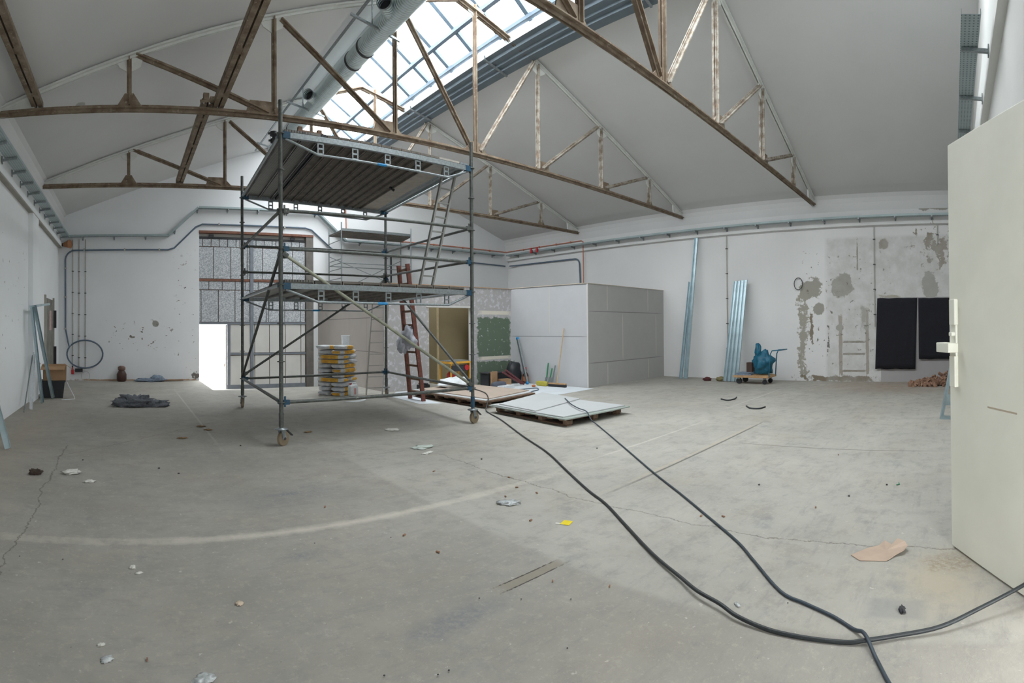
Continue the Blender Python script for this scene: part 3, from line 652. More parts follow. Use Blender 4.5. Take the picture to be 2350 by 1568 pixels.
# ------------------------------------------------------------------ small steel door in the left wall
d3 = thing('door_3', None, None, (XL, 15.9, 0), kind='structure')
MB().bb((XL-.02,15.12,.05),(XL+.035,16.72,2.7)).build('door_leaf', simple('weathered_grey_door', (.19,.18,.16), .8, 0, .3, 2, (.33,.31,.28)), d3)
MB().bb((XL-.02,15.0,0),(XL+.05,15.12,2.78)).build('door_frame', 'beige', d3); MB().bb((XL-.02,16.72,0),(XL+.05,16.82,2.78)).build('door_frame', 'beige', d3)
MB().bb((XL+.035,15.75,1.75),(XL+.045,16.15,2.35)).build('notice', simple('faded_red_notice', (.5,.33,.3), .8, 0, .25, 14, (.7,.65,.62)), d3)
for z_ in (2.1, .95): MB().bb((XL+.03,16.68,z_-.28),(XL+.12,16.78,z_+.28)).build('hinge', 'dark', d3)

# ------------------------------------------------------------------ open steel door leaf at the right edge
d1 = thing('door_1', None, None, (3.13, -.6, 0), kind='structure')
a = Vector((4.17,.03,0)); b = Vector((3.12,-.56,0)); dd = (b-a).normalized(); ang = math.atan2(dd.y, dd.x); c_ = (a+b)/2; nn = Vector((-dd.y, dd.x, 0)); nn = nn if nn.dot(-c_) > 0 else -nn
leaf = MB().box(Vector((c_.x,c_.y,1.6))-nn*.02, ((b-a).length,.04,3.17), rz=ang).build('door_leaf', 'cream', d1, bev=.006)
def lat(u, z_, w_, h_, t, nm, mat='cream', par=leaf, off=0): return MB().box(Vector((a.x,a.y,z_))+dd*u+nn*(t/2+off), (w_, t, h_), rz=ang).build(nm, mat, par, bev=.006)
lat(.10, 1.86, .085, .2, .035, 'bolt_rod'); lat(.095, 1.40, .085, .24, .035, 'bolt_rod'); lat(.04, 1.585, .2, .075, .09, 'lever_handle'); lat(.085, 1.62, .1, .3, .02, 'lock_plate'); lat(.1, 1.69, .05, .03, .05, 'latch_tongue')
lat(.72, 1.18, .35, .012, .002, 'scratch', simple('brown_scratch', (.45,.38,.29), .8), leaf, 0)

# ------------------------------------------------------------------ plasterboard rooms
rm = thing('plasterboard_room', 'taped plasterboard room with green filled panels and an open brown doorway', 'room', (6.9, 13, 0))
H1 = 3.05
MB().bb((6.9,13.06,-.2),(7.0,YB,H1)).build('side_wall', 'dwPink', rm)
m = MB(); m.bb((6.9,13.0,0),(8.4,13.1,H1)); m.bb((8.4,13.0,2.42),(9.97,13.1,H1)); m.bb((9.97,13.0,0),(11.62,13.1,H1)); m.build('front_wall', 'dwGreen', rm)
k = MB(); k.bb((9.95,12.98,0),(10.05,13.12,2.42)); k.bb((8.3,12.98,2.40),(10.05,13.12,2.46)); k.build('door_lining', 'palepanel', rm)
m = MB(); m.bb((8.0,15.0,0),(9.3,15.05,2.9)); m.bb((9.3,13.9,0),(9.35,15.0,2.9)); m.bb((9.35,13.9,0),(10.6,13.95,2.9)); m.bb((8.0,13.1,0),(8.05,15.0,2.9)); m.bb((10.6,13.1,0),(10.65,13.9,2.9)); m.build('inner_boards', 'dwBrown', rm)
MB().bb((9.27,13.86,0),(9.33,13.9,2.42)).build('inner_corner_strip', simple('pale_timber', (.5,.4,.24), .8), rm)
k = MB(); k.bb((6.86,12.97,H1),(11.62,13.13,H1+.02)); k.bb((6.86,13.1,H1),(7.03,YB,H1+.02)); k.build('top_batten', simple('orange_batten', (.5,.32,.2), .8), rm)
r2 = thing('plasterboard_room', 'grey plasterboard room standing forward against the right wall', 'room', (11.8, 9.9, 0))
a0, a1 = Vector((11.62,13.0,0)), Vector((11.87,9.9,0))
m = MB(); m.prism([(a0.x,a0.y),(a1.x,a1.y),(a1.x+.1,a1.y+.01),(a0.x+.1,a0.y)], 0, 3.07); m.build('side_wall', 'dwSide', r2)
m = MB(); m.bb((11.88,9.9,0),(XR,10.0,3.07)); m.build('front_wall', 'dwFront', r2)
k = MB(); k.bar((11.66,13.0,3.08),(11.9,9.92,3.08),.13,.02); k.bb((11.85,9.88,3.07),(XR,10.02,3.085)); k.build('top_batten', simple('pale_batten', (.55,.48,.4), .8), r2)
MB().bb((11.855,9.885,0),(11.885,9.92,3.07)).build('corner_bead', 'palepanel', r2)

# ------------------------------------------------------------------ scaffold tower
PA, PB, PC, PD = Vector((2.30,7.65,0)), Vector((5.98,7.77,0)), Vector((2.58,11.62,0)), Vector((6.43,12.0,0))
def SP(u, v, z_): 
    p = PA*(1-u)*(1-v)+PB*u*(1-v)+PC*(1-u)*v+PD*u*v; return Vector((p.x, p.y, z_))
sc = thing('scaffold_tower', 'large rolling scaffold tower with two decks standing mid-hall', 'scaffold', SP(.5,.5,0))
TOPZ = {0:5.27, 1:5.25, 2:5.25, 3:5.0}
for i, (u, v) in enumerate(((0,0),(1,0),(0,1),(1,1))):
    p = SP(u, v, 0)
    po = MB().tube((p.x,p.y,.26), (p.x,p.y,TOPZ[i]), .033, 14).build('standard_post', 'tube', sc)
    for z_ in (.66,1.28,1.86,2.45,3.0,3.6,4.2,4.76):
        r = MB(); r.lathe((p.x,p.y,z_-.006), [(.034,0),(.062,0),(.062,.012),(.034,.012)], 12); r.build('rosette', 'tube', po)
    MB().tube((p.x,p.y,.3),(p.x,p.y,.5),.04,14).build('collar', 'blue' if i == 1 else 'tube', po)
    ca = MB(); ca.lathe((p.x,p.y,.25), [(.03,0),(.1,0),(.1,.015),(.03,.03),(.03,.09)], 16)
    an = [.5, .25, 1.5, .9][i]; d = Vector((math.cos(an), math.sin(an), 0)); nn2 = Vector((-d.y, d.x, 0)); wc = Vector((p.x,p.y,.11))+d*.04
    for sg in (-1, 1): ca.bar(wc+nn2*sg*.035, Vector((p.x,p.y,.25))+nn2*sg*.035, .012, .07, up=d)
    co = ca.build('caster_fork', 'galv', sc)
    wh = MB(); wh.tube(wc-nn2*.024, wc+nn2*.024, .11, 24).build('wheel', 'tyre', co)
    MB().tube(wc-nn2*.045, wc+nn2*.045, .022, 10).build('axle', 'dark', co)
    b = MB(); b.bar(wc+d*.06+Vector((0,0,.13)), wc+d*.2+Vector((0,0,.02)), .04, .015); b.build('brake_lever', 'dark', co)
def ledger(A, B, z0, z1, nm='ledger', r=.027, mat='tube', head='blue'):
    p = SP(*A, z0); q = SP(*B, z1); d = (q-p).normalized()
    o = MB().tube(p+d*.05, q-d*.05, r, 12).build(nm, mat, sc)
    for e, sg in ((p, 1), (q, -1)):
        h = MB().bar(e+d*sg*.035, e+d*sg*.13, .06, .07); h.bar(e+d*sg*.06+Vector((0,0,.09)), e+d*sg*.06-Vector((0,0,.07)), .012, .03, up=d)
        h.build('wedge_head', head, o)
    return o
f0, f1, b0, b1 = (0,0), (1,0), (0,1), (1,1)
for A, B in ((f0,f1),(b0,b1),(f0,b0),(f1,b1)): ledger(A, B, .66, .66)
ledger(f0, f1, 3.0, 3.0); ledger(f0, f1, 3.58, 3.63, head='tube'); ledger(b0, b1, 3.07, 3.12, head='tube'); ledger(b0, b1, 3.66, 3.74); ledger(f0, b0, 3.58, 3.62, head='tube'); ledger(f1, b1, 3.64, 3.76); ledger(f1, b1, 3.02, 3.14, head='tube')
ledger(f0, f1, 2.95, .7, 'diagonal_brace', mat=simple('yellowish_galvanised', (.32,.33,.26), .5, .4, .25, 9), head='tube'); ledger(b0, b1, .72, 3.05, 'diagonal_brace', head='tube')
ledger(b1, f1, 3.08, .72, 'diagonal_brace'); ledger(f0, b0, 2.95, .72, 'diagonal_brace', head='tube')
def girder(A, B, z_, off):
    o = Vector((0,0,0)); p = SP(*A, z_); q = SP(*B, z_); d = (q-p).normalized(); L = (q-p).length
    t = MB(); t.bar(p+d*.05, q-d*.05, .06, .085); g = t.build('deck_girder', 'galv', sc)
    zd = Vector((0,0,-.24)); i0 = p+d*L*.17+zd; i1 = p+d*L*.85+zd
    k = MB(); k.poly([p+d*.08-Vector((0,0,.05)), i0, i1, q-d*.08-Vector((0,0,.05))], .02, 10); k.build('lower_chord', 'galv', g)
    for i in range(5):
        c0 = p+d*L*(.18+.165*i); pl = MB()
        for zz in (-.06,-.14,-.22): pl.bar(c0-d*.05+Vector((0,0,zz)), c0+d*.05+Vector((0,0,zz)), .02, .025)
        for sg in (-1, 1): pl.bar(c0+d*.045*sg+Vector((0,0,-.05)), c0+d*.045*sg+Vector((0,0,-.23)), .02, .02, up=d)
        pl.build('girder_plate', 'galv', g)
    MB().tube(i0.lerp(i1,.42), i0.lerp(i1,.49), .023, 10).build('blue_tape', 'bblue', g)
    for e, sg in ((p, 1), (q, -1)): MB().bar(e+d*sg*.03, e+d*sg*.15, .07, .1).build('wedge_head', 'blue', g)
for (A, B, z_) in ((f0,f1,4.74),(b0,b1,4.78),(f0,f1,2.43),(b0,b1,2.46)): girder(A, B, z_, 0)
for u in (0, 1):
    for z_ in (4.76, 2.45): ledger((u,0), (u,1), z_, z_+.02, 'deck_ledger', mat='galv')
def deck(z_, cols):
    for (u0, u1, kind) in cols:
        mb = MB(); n = 1
        a_, b_, c2, d2 = SP(u0,.005,z_+.03), SP(u1,.005,z_+.03), SP(u1,1.004,z_+.04), SP(u0,1.004,z_+.04)
        top = [p+Vector((0,0,.035)) for p in (a_,b_,c2,d2)]
        mb.add([a_,b_,c2,d2]+top, [(0,3,2,1),(4,5,6,7),(0,1,5,4),(1,2,6,5),(2,3,7,6),(3,0,4,7)])
        if kind != 'ply':
            for (p, q) in ((a_, d2), (b_, c2)):
                s_ = (b_-a_).normalized()*.012*(1 if p is a_ else -1); mb.bar(p+s_-Vector((0,0,.02)), q+s_-Vector((0,0,.02)), .018, .05)
        mb.build('deck_plank_or_gap', {'perf':'perfplank','ply':'ply','cor':'tread','steel':'galv','gap_shade':'dark'}[kind], sc)
cols = [(.02,.105,'perf'),(.108,.183,'perf'),(.186,.212,'gap_shade')]; u = .215  # narrow third strip is dark filler for the shaded gap, not a plank
for i in range(11): cols.append((u, u+.051, 'cor')); u += .0535
cols += [(u, u+.125, 'ply'), (u+.13, .985, 'steel')]
deck(4.78, cols)
cols = [(.02,.15,'perf'),(.155,.28,'perf')]; u = .285
for i in range(7): cols.append((u, u+.092, 'cor')); u += .096
deck(2.47, cols)
pk = SP(.78,.5,4.8)
MB().bar(pk, pk+Vector((.12,.03,-.05)), .03, .05).build('hatch_handle', 'black', sc)
# ladder between the decks
def ladder(name, label, p0, p1, q0, q1, n, mat, w_=.03, h_=.06, rung=.02, group=None, rmat=None):
    p0, p1, q0, q1 = map(Vector, (p0, p1, q0, q1)); t = thing(name, label, 'ladder', (p0+p1)/2, group)
    out = (p1-p0).normalized()
    for a_, b_ in ((p0, q0), (p1, q1)): MB().bar(a_, b_, w_, h_, up=out.cross((b_-a_).normalized())).build('rail', mat, t)
    for i in range(n):
        f = (i+.6)/n; MB().bar(p0.lerp(q0, f), p1.lerp(q1, f), rung, rung*1.3).build('rung', rmat or mat, t)
    return t
ladder('access_ladder', 'grey ladder sloping between the two decks inside the scaffold tower', (4.98,8.0,2.56), (5.26,8.02,2.56), (5.58,8.1,4.78), (5.88,8.12,4.78), 8, simple('dull_aluminium', (.3,.3,.28), .5, .4), .035, .05)
ladder('aluminium_ladder', 'narrow aluminium ladder leaning behind the scaffold, right of the stacked sacks', (6.2,12.72,0), (6.64,12.63,0), (6.14,12.17,2.75), (6.58,12.1,2.75), 9, simple('old_aluminium', (.42,.41,.38), .45, .5), .03, .05)
wl = ladder('wooden_ladder', 'red-brown wooden ladder leaning on the right side of the scaffold tower', (6.82,11.45,0), (6.82,10.82,0), (6.36,11.2,3.32), (6.36,10.78,3.32), 10, 'redwood', .05, .1, .04, rmat='oldwood')
bgb = MB(); pb_ = Vector((6.52,11.0,1.55))
bgb.blob(pb_, (.13,.22,.24), 3, .5, 2.2, 14, fold=.5, floor=False); bgb.blob(pb_+Vector((-.05,.2,-.16)), (.13,.17,.2), 5, .5, 2.2, 12, fold=.4, floor=False)
solo(bgb, 'plastic_bag', simple('pale_lilac_plastic', (.45,.46,.52), .4, 0, .2, 12, bump=.6), 'crumpled pale plastic bag hanging on the wooden ladder', 'bag', pb_)
# clamps and bits lying on the upper deck
for i, (u, v) in enumerate(((.03,.25),(.05,.33))):
    p = SP(u, v, 4.86); mb = MB(); mb.lathe(p, [(.05,0),(.06,.03),(.03,.06),(.03,.22),(.07,.24),(.07,.3),(.02,.32)], 10); mb.bar(p+Vector((-.1,0,.27)), p+Vector((.1,0,.27)), .03, .03)
    solo(mb, 'scaffold_coupler', 'black', 'black screw coupler standing on the upper deck, %s of the pair' % ('nearer' if i == 0 else 'farther'), 'coupler', p, 'couplers on the upper deck')
mb = MB()
p = SP(.09,.06,4.905); mb.bar(p, p+Vector((.45,.05,0)), .1, .07); mb.box(p+Vector((.05,0,.05)), (.07,.07,.08)); mb.box(p+Vector((.4,.05,.05)), (.07,.07,.08))
solo(mb, 'timber_offcut', 'oldwood', 'dark timber offcut lying at the near left corner of the upper deck', 'timber', p)

# ------------------------------------------------------------------ small tower behind the plasterboard room
t2 = thing('narrow_scaffold', 'slim aluminium scaffold tower behind the plasterboard room wall', 'scaffold', (7.8, 15.5, 0))
Q = {'a':(7.1,16.9),'b':(7.1,15.95),'c':(10.2,16.9),'d':(9.72,15.95)}
Q = {'a':(7.15,17.7),'b':(7.15,16.55),'c':(10.15,17.7),'d':(9.92,16.55)}
for kq, (x, y) in Q.items():
    MB().tube((x,y,0),(x,y,5.45 if kq in 'abd' else 5.15),.022,10).build('upright', 'galv', t2)
for z_ in [3.2+.33*i for i in range(7)]:
    MB().tube((*Q['a'],z_),(*Q['b'],z_),.016,8).build('rung', 'galv', t2)
for z_ in (4.05,): 
    for e in ('ab','ac','bd','cd'): MB().tube((*Q[e[0]],z_),(*Q[e[1]],z_),.016,8).build('brace_rail', 'galv', t2)
MB().tube((*Q['b'],3.1),(*Q['c'],4.4),.014,8).build('diagonal_brace', 'galv', t2); MB().tube((*Q['a'],4.4),(*Q['d'],3.1),.014,8).build('diagonal_brace', 'galv', t2)
m = MB().prism([(Q['a'][0],Q['a'][1]-.05),(Q['b'][0],Q['b'][1]+.03),(Q['d'][0],Q['d'][1]+.03),(Q['c'][0],Q['c'][1]-.05)], 5.12, 5.18); m.build('platform', 'tread', t2)
for e in ('ac','bd'): MB().bar((*Q[e[0]],5.2),(*Q[e[1]],5.2),.03,.09).build('platform_edge', 'galv', t2)

# ------------------------------------------------------------------ stacked sacks
A0 = Vector((5.45,12.6,0)); U = Vector((.82,.57,0)).normalized(); V = Vector((-.57,.82,0)); SU, SV = .88, .86
az = math.atan2(U.y, U.x)
def sackmesh(): return MB().blob((0,0,0), (.425,.197,.061), 2, .09, 1.9, 16, e=.5, floor=False)
base = sackmesh().build('cement_sack', 'sack'); lz = .12; cnt = 0; pat = 'AABAAABBABA'[::-1]
pat = 'BABAABAAABBA'; pat = ['A','A','A','B','A','A','A','B','B','A']; lz = .1225
side = {'A': ('near', 'far'), 'B': ('left', 'right')}
names_ = ['bottom layer','second layer','third layer','fourth layer','fifth layer','sixth layer','seventh layer','eighth layer','ninth layer','tenth layer']
for L_, kq in enumerate(pat):
    for j in (0, 1):
        o = base if cnt == 0 else base.copy()
        if cnt: COL.objects.link(o)
        if kq == 'A': c0 = A0+U*(SU/2)+V*(.215+.43*j); rz = az
        else: c0 = A0+U*(.22+.44*j)+V*(SV/2); rz = az+PI/2
        o.location = c0+Vector((rnd.uniform(-.012,.012), rnd.uniform(-.012,.012), .052+L_*lz)); o.rotation_euler = (0,0,rz+rnd.uniform(-.025,.025)+(PI if rnd.random() < .4 else 0))
        tag(o, 'white and orange paper sack in the %s of the stack, %s one' % (names_[L_], side[kq][j]), 'sack', 'sacks stacked on the floor'); cnt += 1
for j, (du_, dv, rz, tz, lb) in enumerate(((.4,.2,.25,0,'topmost loose sack lying across the near top of the stack'),(.25,.6,.1,0,'loose sack on the far left top of the stack'))):
    o = base.copy(); COL.objects.link(o); o.location = A0+U*du_+V*dv+Vector((0,0,.052+10*lz+.004)); o.rotation_euler = (0,.04,az+rz); tag(o, 'white and orange '+lb, 'sack', 'sacks stacked on the floor')
def canister(loc, label, s_=1.0, rz=0.0):
    t = thing('canister', label, 'canister', loc); L = Vector(loc)
    MB().blob(L+Vector((0,0,.16*s_)), (.13*s_,.085*s_,.165*s_), 1, .03, 1, 14, e=.45, rz=rz, floor=True).build('canister_body', 'white', t)
    MB().lathe(L+Vector((-.07*s_,0,.3*s_)), [(.03*s_,0),(.03*s_,.05*s_)]).build('cap', 'red', t)
    h = MB(); h.poly([L+Vector((-.02*s_,0,.31*s_)), L+Vector((0,0,.36*s_)), L+Vector((.08*s_,0,.36*s_)), L+Vector((.1*s_,0,.31*s_))], .014*s_, 8); h.build('handle', 'white', t)
    MB().box(L+Vector((.02,-.088*s_,.15*s_)), (.05*s_,.01,.16*s_)).build('label_strip', simple('faded_red_print', (.62,.3,.28), .6, 0, .3, 60), t)
canister((5.72,12.52,0), 'white canister with red cap in front of the sack stack', 1.0, .2)
bk = thing('white_bucket', 'tall pale bucket standing on top of the sack stack', 'bucket', A0+U*.66+V*.3+Vector((0,0,1.27)))
q = wloc(bk)+Vector((0,0,.02)); MB().lathe(q, [(.1,0),(.115,.28),(.122,.29),(.122,.31),(.1,.31),(.09,.05)], 20).build('bucket_body', 'white', bk)

# ------------------------------------------------------------------ pallets with boards
def pallet(P0, P1, P2, h, name_label, z0=0.0):
    """P0 near-left corner, P1 along the long visible side, P2 the other side"""
    P0, P1, P2 = Vector(P0), Vector(P1), Vector(P2); t = thing('wooden_pallet', name_label, 'pallet', (P1+P2)/2); e = P1-P0; g = P2-P0
    for i in range(4):
        f = .02+i*.32; c0 = P0+e*f
        for j in range(3): MB().bar(c0+g*(.02+.44*j)+Vector((0,0,h*.5)), c0+g*(.02+.44*j+.09)+Vector((0,0,h*.5)), .1, h*.5).build('block', 'oldwood', t)
    for j in range(3): MB().bar(P0+g*(.065+.44*j)+Vector((0,0,.012)), P1+g*(.065+.44*j)+Vector((0,0,.012)), .12, .022).build('bottom_board', 'oldwood', t)
    for i in range(7): MB().bar(P0+e*(.04+.153*i)+Vector((0,0,h-.02)), P0+e*(.04+.153*i)+g+Vector((0,0,h-.02)), .14, .03).build('top_board', 'oldwood', t)
    return t
def board(c4, z0, t_, mat, label, name='plasterboard_sheet', group=None, cat='board'):
    c4 = [Vector(c) for c in c4]; L = sum(c4, Vector())/4; L.z = z0
    mb = MB().prism([(c.x, c.y) for c in c4], z0, z0+t_); return solo(mb, name, mat, label, cat, L, group)
bg_ = simple('grey_plasterboard_sheet', (.47,.48,.48), .85, 0, .04, 1.5); bg2 = simple('green_edge_board', (.33,.37,.34), .85)
cA = [onZ(1125,940,.14), onZ(1305,966,.14), onZ(1423,942,.14), onZ(1240,913,.14)]
g0, g1, g2 = onZ(1127,948), onZ(1302,981), onZ(1245,917); g0 = Vector((7.1,8.45,0)); g1 = Vector((6.93,6.32,0)); g2 = Vector((8.95,8.45,0))
pallet(g0, g1, g0+Vector((1.75,.05,0)), .13, 'flat wooden pallet under the grey plasterboard sheets beside the cable')
board([(7.0,8.55,0),(6.85,6.25,0),(8.75,6.2,0),(8.9,8.6,0)], .135, .02, bg2, 'green-edged plasterboard sheet, lowest on the right-hand pallet', group='boards on the right-hand pallet')
board([(7.02,8.5,0),(6.93,6.38,0),(8.72,6.3,0),(8.85,8.52,0)], .157, .02, bg_, 'broad grey plasterboard sheet on the right-hand pallet', group='boards on the right-hand pallet')
board([(7.12,8.35,0),(7.0,7.15,0),(8.85,7.62,0),(9.1,9.05,0)], .179, .018, bg_, 'smaller grey plasterboard sheet lying askew on top of the right-hand pallet', group='boards on the right-hand pallet')
q0 = Vector((7.1,11.75,0)); q1 = Vector((7.3,9.05,0))
pallet(q0, q1, q0+Vector((1.9,.2,0)), .13, 'dark wooden pallet under the pinkish boards right of the scaffold')
board([(7.05,11.85,0),(7.22,8.95,0),(9.1,9.3,0),(9.1,12.0,0)], .135, .03, 'oldwood', 'dark board, lowest on the left-hand pallet', group='boards on the left-hand pallet')
board([(7.1,11.8,0),(7.28,9.0,0),(9.08,9.4,0),(9.05,11.95,0)], .167, .012, bg_, 'thin grey board in the middle on the left-hand pallet', group='boards on the left-hand pallet')
board([(7.25,11.75,0),(7.45,9.1,0),(9.2,9.62,0),(9.0,11.9,0)], .181, .018, simple('pinkish_board', (.42,.34,.28), .85, 0, .06, 2), 'pinkish-brown board on top of the left-hand pallet', group='boards on the left-hand pallet')
ws = MB().prism([(9.3,9.4),(11.78,9.6),(11.75,10.5),(11.5,12.85),(7.2,12.85),(6.6,12.1),(6.5,10.5),(7.0,10.3),(7.1,12.0),(9.2,12.1)], .001, .006)
solo(ws, 'floor_sheet', 'sheet', 'white protective sheet on the floor in front of the plasterboard rooms', 'sheet', (9.4,12.4,0))
mb = MB().prism([(5.0,11.3),(5.5,11.1),(6.1,11.6),(6.0,11.85),(5.4,11.7)], .002, .02)
p = onZ(818,922); mb = MB().prism([(p.x-.3,p.y+.05),(p.x-.05,p.y-.15),(p.x+.25,p.y+.02),(p.x+.4,p.y+.3),(p.x+.1,p.y+.12)], .001, .012)
solo(mb, 'paper_scrap', 'white', 'pale flat sheet scrap on the floor near the sack stack', 'paper', p)
# extra flat sheets
mb = MB(); p = onZ(1015,890,.0); mb.blob(Vector((8.32,11.55,.30)), (.45,.3,.13), 9, .5, 2, 14, fold=.4)
solo(mb, 'plastic_bundle', 'white', 'crumpled white plastic sheeting heaped on the left-hand pallet boards', 'sheeting', (8.32,11.55,.2))
mb = MB().box((7.75,12.3,.12), (.3,.25,.22), rz=.3); mb.box((7.75,12.3,.25), (.1,.3,.04), rz=.3)
solo(mb, 'black_case', 'black', 'small black case behind the white sheeting', 'case', (7.75,12.3,0), bev=.02)

# ------------------------------------------------------------------ things by the plasterboard rooms
tb = thing('saw_table', 'yellow-framed saw table with a red machine, behind the scaffold corner', 'saw table', (8.85,12.4,0)); L = wloc(tb)
for i, (x, y) in enumerate(((-.3,-.3),(.35,-.3),(-.3,.25),(.35,.25))): MB().bar(L+Vector((x,y,0)), L+Vector((x,y,.78)), .04, .04).build('leg', 'yel2', tb)
MB().box(L+Vector((.02,-.02,.8)), (.8,.65,.05)).build('table_top', 'yel2', tb); MB().box(L+Vector((.02,-.02,.84)), (.7,.5,.03)).build('work_plate', 'galv', tb)
MB().box(L+Vector((0,-.3,.64)), (.62,.08,.16)).build('control_panel', 'dark', tb); MB().tube(L+Vector((.22,-.36,.65)), L+Vector((.22,-.26,.65)), .08, 14).build('knob', 'red', tb)
MB().blob(L+Vector((-.12,-.1,.42)), (.16,.14,.15), 4, .2).build('motor', 'red', tb); MB().box(L+Vector((.05,0,.2)), (.5,.4,.2)).build('lower_tray', 'galv', tb)
tx = thing('tool_box', 'black open tool box on the white sheet under the green panels', 'tool box', (10.35,12.35,0)); L = wloc(tx)
MB().box(L+Vector((.05,.1,.2)), (.75,.4,.38)).build('box_body', 'black', tx, bev=.02); MB().box(L+Vector((.05,.1,.4)), (.78,.42,.03)).build('box_lid', 'dark', tx)
for i, (x, y, w_, h_, rz, lb) in enumerate(((10.12,12.1,.26,.46,.2,'upright brown cardboard piece leaning on the black tool box'),(10.5,12.05,.36,.22,-.1,'low brown cardboard box in front of the black tool box'))):
    solo(MB().box((x,y,h_/2+.01), (w_,.06 if i == 0 else .2,h_), rz=rz), 'cardboard_piece', 'card', lb, 'cardboard', (x,y,0))
hb = MB().blob((10.05,11.8,.1), (.24,.16,.1), 3, .15, 2, 12, e=.7); solo(hb, 'grey_helmet_bag', simple('slate_grey_cloth', (.09,.1,.13), .8), 'dark grey bag with rounded top on the sheet before the tool box', 'bag', (10.05,11.8,.0))
cb = MB().box((10.15,11.62,.05), (.5,.3,.09), rz=.2); solo(cb, 'white_tray', 'white', 'shallow white plastic tray in front of the dark bag', 'tray', (10.15,11.62,0))
for i, (dx_, lb) in enumerate(((0,'upper'),(-.1,'lower'))):
    solo(MB().tube((10.45+dx_,11.95,.5-.06*i), (11.2+dx_,11.95,.03+.02*i), .035, 10), 'dark_red_pipe', simple('dark_red_pipe_paint', (.13,.03,.035), .4), 'dark red pipe leaning down against the tool box, %s of the two' % lb, 'pipe', (10.8,11.95,.2), 'dark red pipes')
bp = MB().blob((11.28,12.5,.34), (.27,.2,.37), 6, .15, 1.6, 16, e=.85); bp.poly([(11.25,12.45,.68),(11.25,12.45,.76),(11.3,12.45,.68)], .015, 6)
solo(bp, 'backpack', 'black', 'black backpack leaning in the corner of the two plasterboard rooms', 'backpack', (11.28,12.5,0))
lv = thing('spirit_level', 'tall silver level with blue ends leaning in the corner behind the backpack', 'level', (11.4,12.2,0))
p, q = Vector((11.35,11.95,.05)), Vector((11.55,12.6,1.42)); MB().bar(p, q, .05, .09).build('level_bar', 'galv', lv); MB().bar(p-(q-p)*.03, p+(q-p)*.02, .06, .1).build('end_cap', 'bblue', lv); MB().bar(q-(q-p)*.02, q+(q-p)*.03, .06, .1).build('end_cap', 'bblue', lv)
sb = thing('bottle', 'dark bottle with orange label and red cap standing by the plasterboard corner', 'bottle', (11.52,12.2,0)); L = wloc(sb)
MB().lathe(L, [(.08,0),(.09,.03),(.09,.27),(.03,.38),(.03,.46)], 18).build('bottle_body', 'bottle', sb); MB().lathe(L+Vector((0,0,.08)), [(.092,0),(.092,.15)], 18).build('bottle_label', 'orange', sb); MB().lathe(L+Vector((0,0,.46)), [(.032,0),(.032,.06)]).build('cap', 'red', sb)
br = thing('broom', 'push broom with pale wooden handle leaning on the grey plasterboard wall', 'broom', (11.4,10.75,0))
h0 = onZ(1268,884,.05); h0 = Vector((11.42,10.75,.06)); h1 = Vector((11.76,10.75,1.75))
MB().tube(h0, h1, .016, 10).build('handle', simple('pale_wood_handle', (.55,.38,.22), .6), br); MB().box((11.42,10.72,.1), (.08,.62,.04), rz=.12).build('head_board', 'wood', br); MB().box((11.42,10.72,.045), (.09,.62,.08), rz=.12).build('bristles', 'black', br)
yb2 = solo(MB().blob((11.35,11.3,.07), (.07,.22,.08), 1, .1, 2, 12, e=.5), 'yellow_sponge', simple('dull_yellow', (.45,.4,.06), .7), 'dull yellow brush block beside the broom head', 'brush', (11.35,11.3,0))
for i, (y, c1, zt, lb) in enumerate(((11.36,'green',.68,'green handled trowel standing against the grey plasterboard'),(11.22,'green',.52,'short green tool between the trowels against the plasterboard'),(11.1,'galv',.62,'grey steel scraper standing nearest the broom handle'))):
    o = thing('hand_tool', lb, 'hand tool', (11.62,y,0), 'hand tools against the plasterboard'); MB().bar((11.6,y,.1),(11.70,y-.02*i,zt),.03,.03).build('grip', c1, o); MB().bar((11.55,y,.0),(11.62,y,.25),.09,.015,up=(1,0,0)).build('blade', 'galv', o)
solo(MB().blob((10.95,11.25,.04), (.06,.05,.04), 5), 'small_scrap', 'orange', 'small orange-brown scrap on the white sheet', 'scrap', (10.95,11.25,0))

# ------------------------------------------------------------------ steel studs and trolley on the right
def cstud(p, q, w_, h_, up, label, group=None, holes=0, mat='stud', name='steel_stud'):
    p, q = Vector(p), Vector(q); d = (q-p).normalized(); up = Vector(up); x = d.cross(up).normalized(); u_ = x.cross(d)
    mb = MB().bar(p, q, w_, .006, up=u_)
    for k_ in (-1, 1): mb.bar(p+x*k_*w_/2+u_*h_/2, q+x*k_*w_/2+u_*h_/2, .006, h_, up=u_)
    for i in range(holes):
        c0 = p.lerp(q, (i+.7)/holes); mb.bar(c0-d*.03-u_*.006, c0+d*.03-u_*.006, w_*1.02, .006, up=u_)
    return solo(mb, name, mat, label, 'steel stud', p, group)
rt = (-1,0,.05)
cstud((15.45,8.62,.02), (16.02,8.46,4.82), .13, .07, (-1,0,.1), 'very tall steel stud leaning against the right wall, alone', 'tall studs on the right wall')
cstud((15.36,8.76,.02), (15.86,8.64,3.3), .09, .07, (-1,0,.1), 'shorter steel stud nested in front of the very tall one', 'tall studs on the right wall')
for i in range(4):
    cstud((15.2,7.05-.13*i,.02), (15.95,6.98-.12*i,3.25+.01*i), .1 if i < 2 else .12, .06, (-1,0,.2), 'steel stud in the leaning bundle by the trolley, %s from its left' % ('first','second','third','fourth')[i], 'bundle of steel studs by the trolley', 6 if i >= 1 else 0)
tr_ = thing('platform_trolley', 'low wooden platform trolley with blue push bar by the right wall', 'trolley', (15.1,6.0,0)); L = wloc(tr_)
MB().box(L+Vector((0,0,.23)), (.75,1.15,.07)).build('platform', 'wood', tr_, bev=.01)
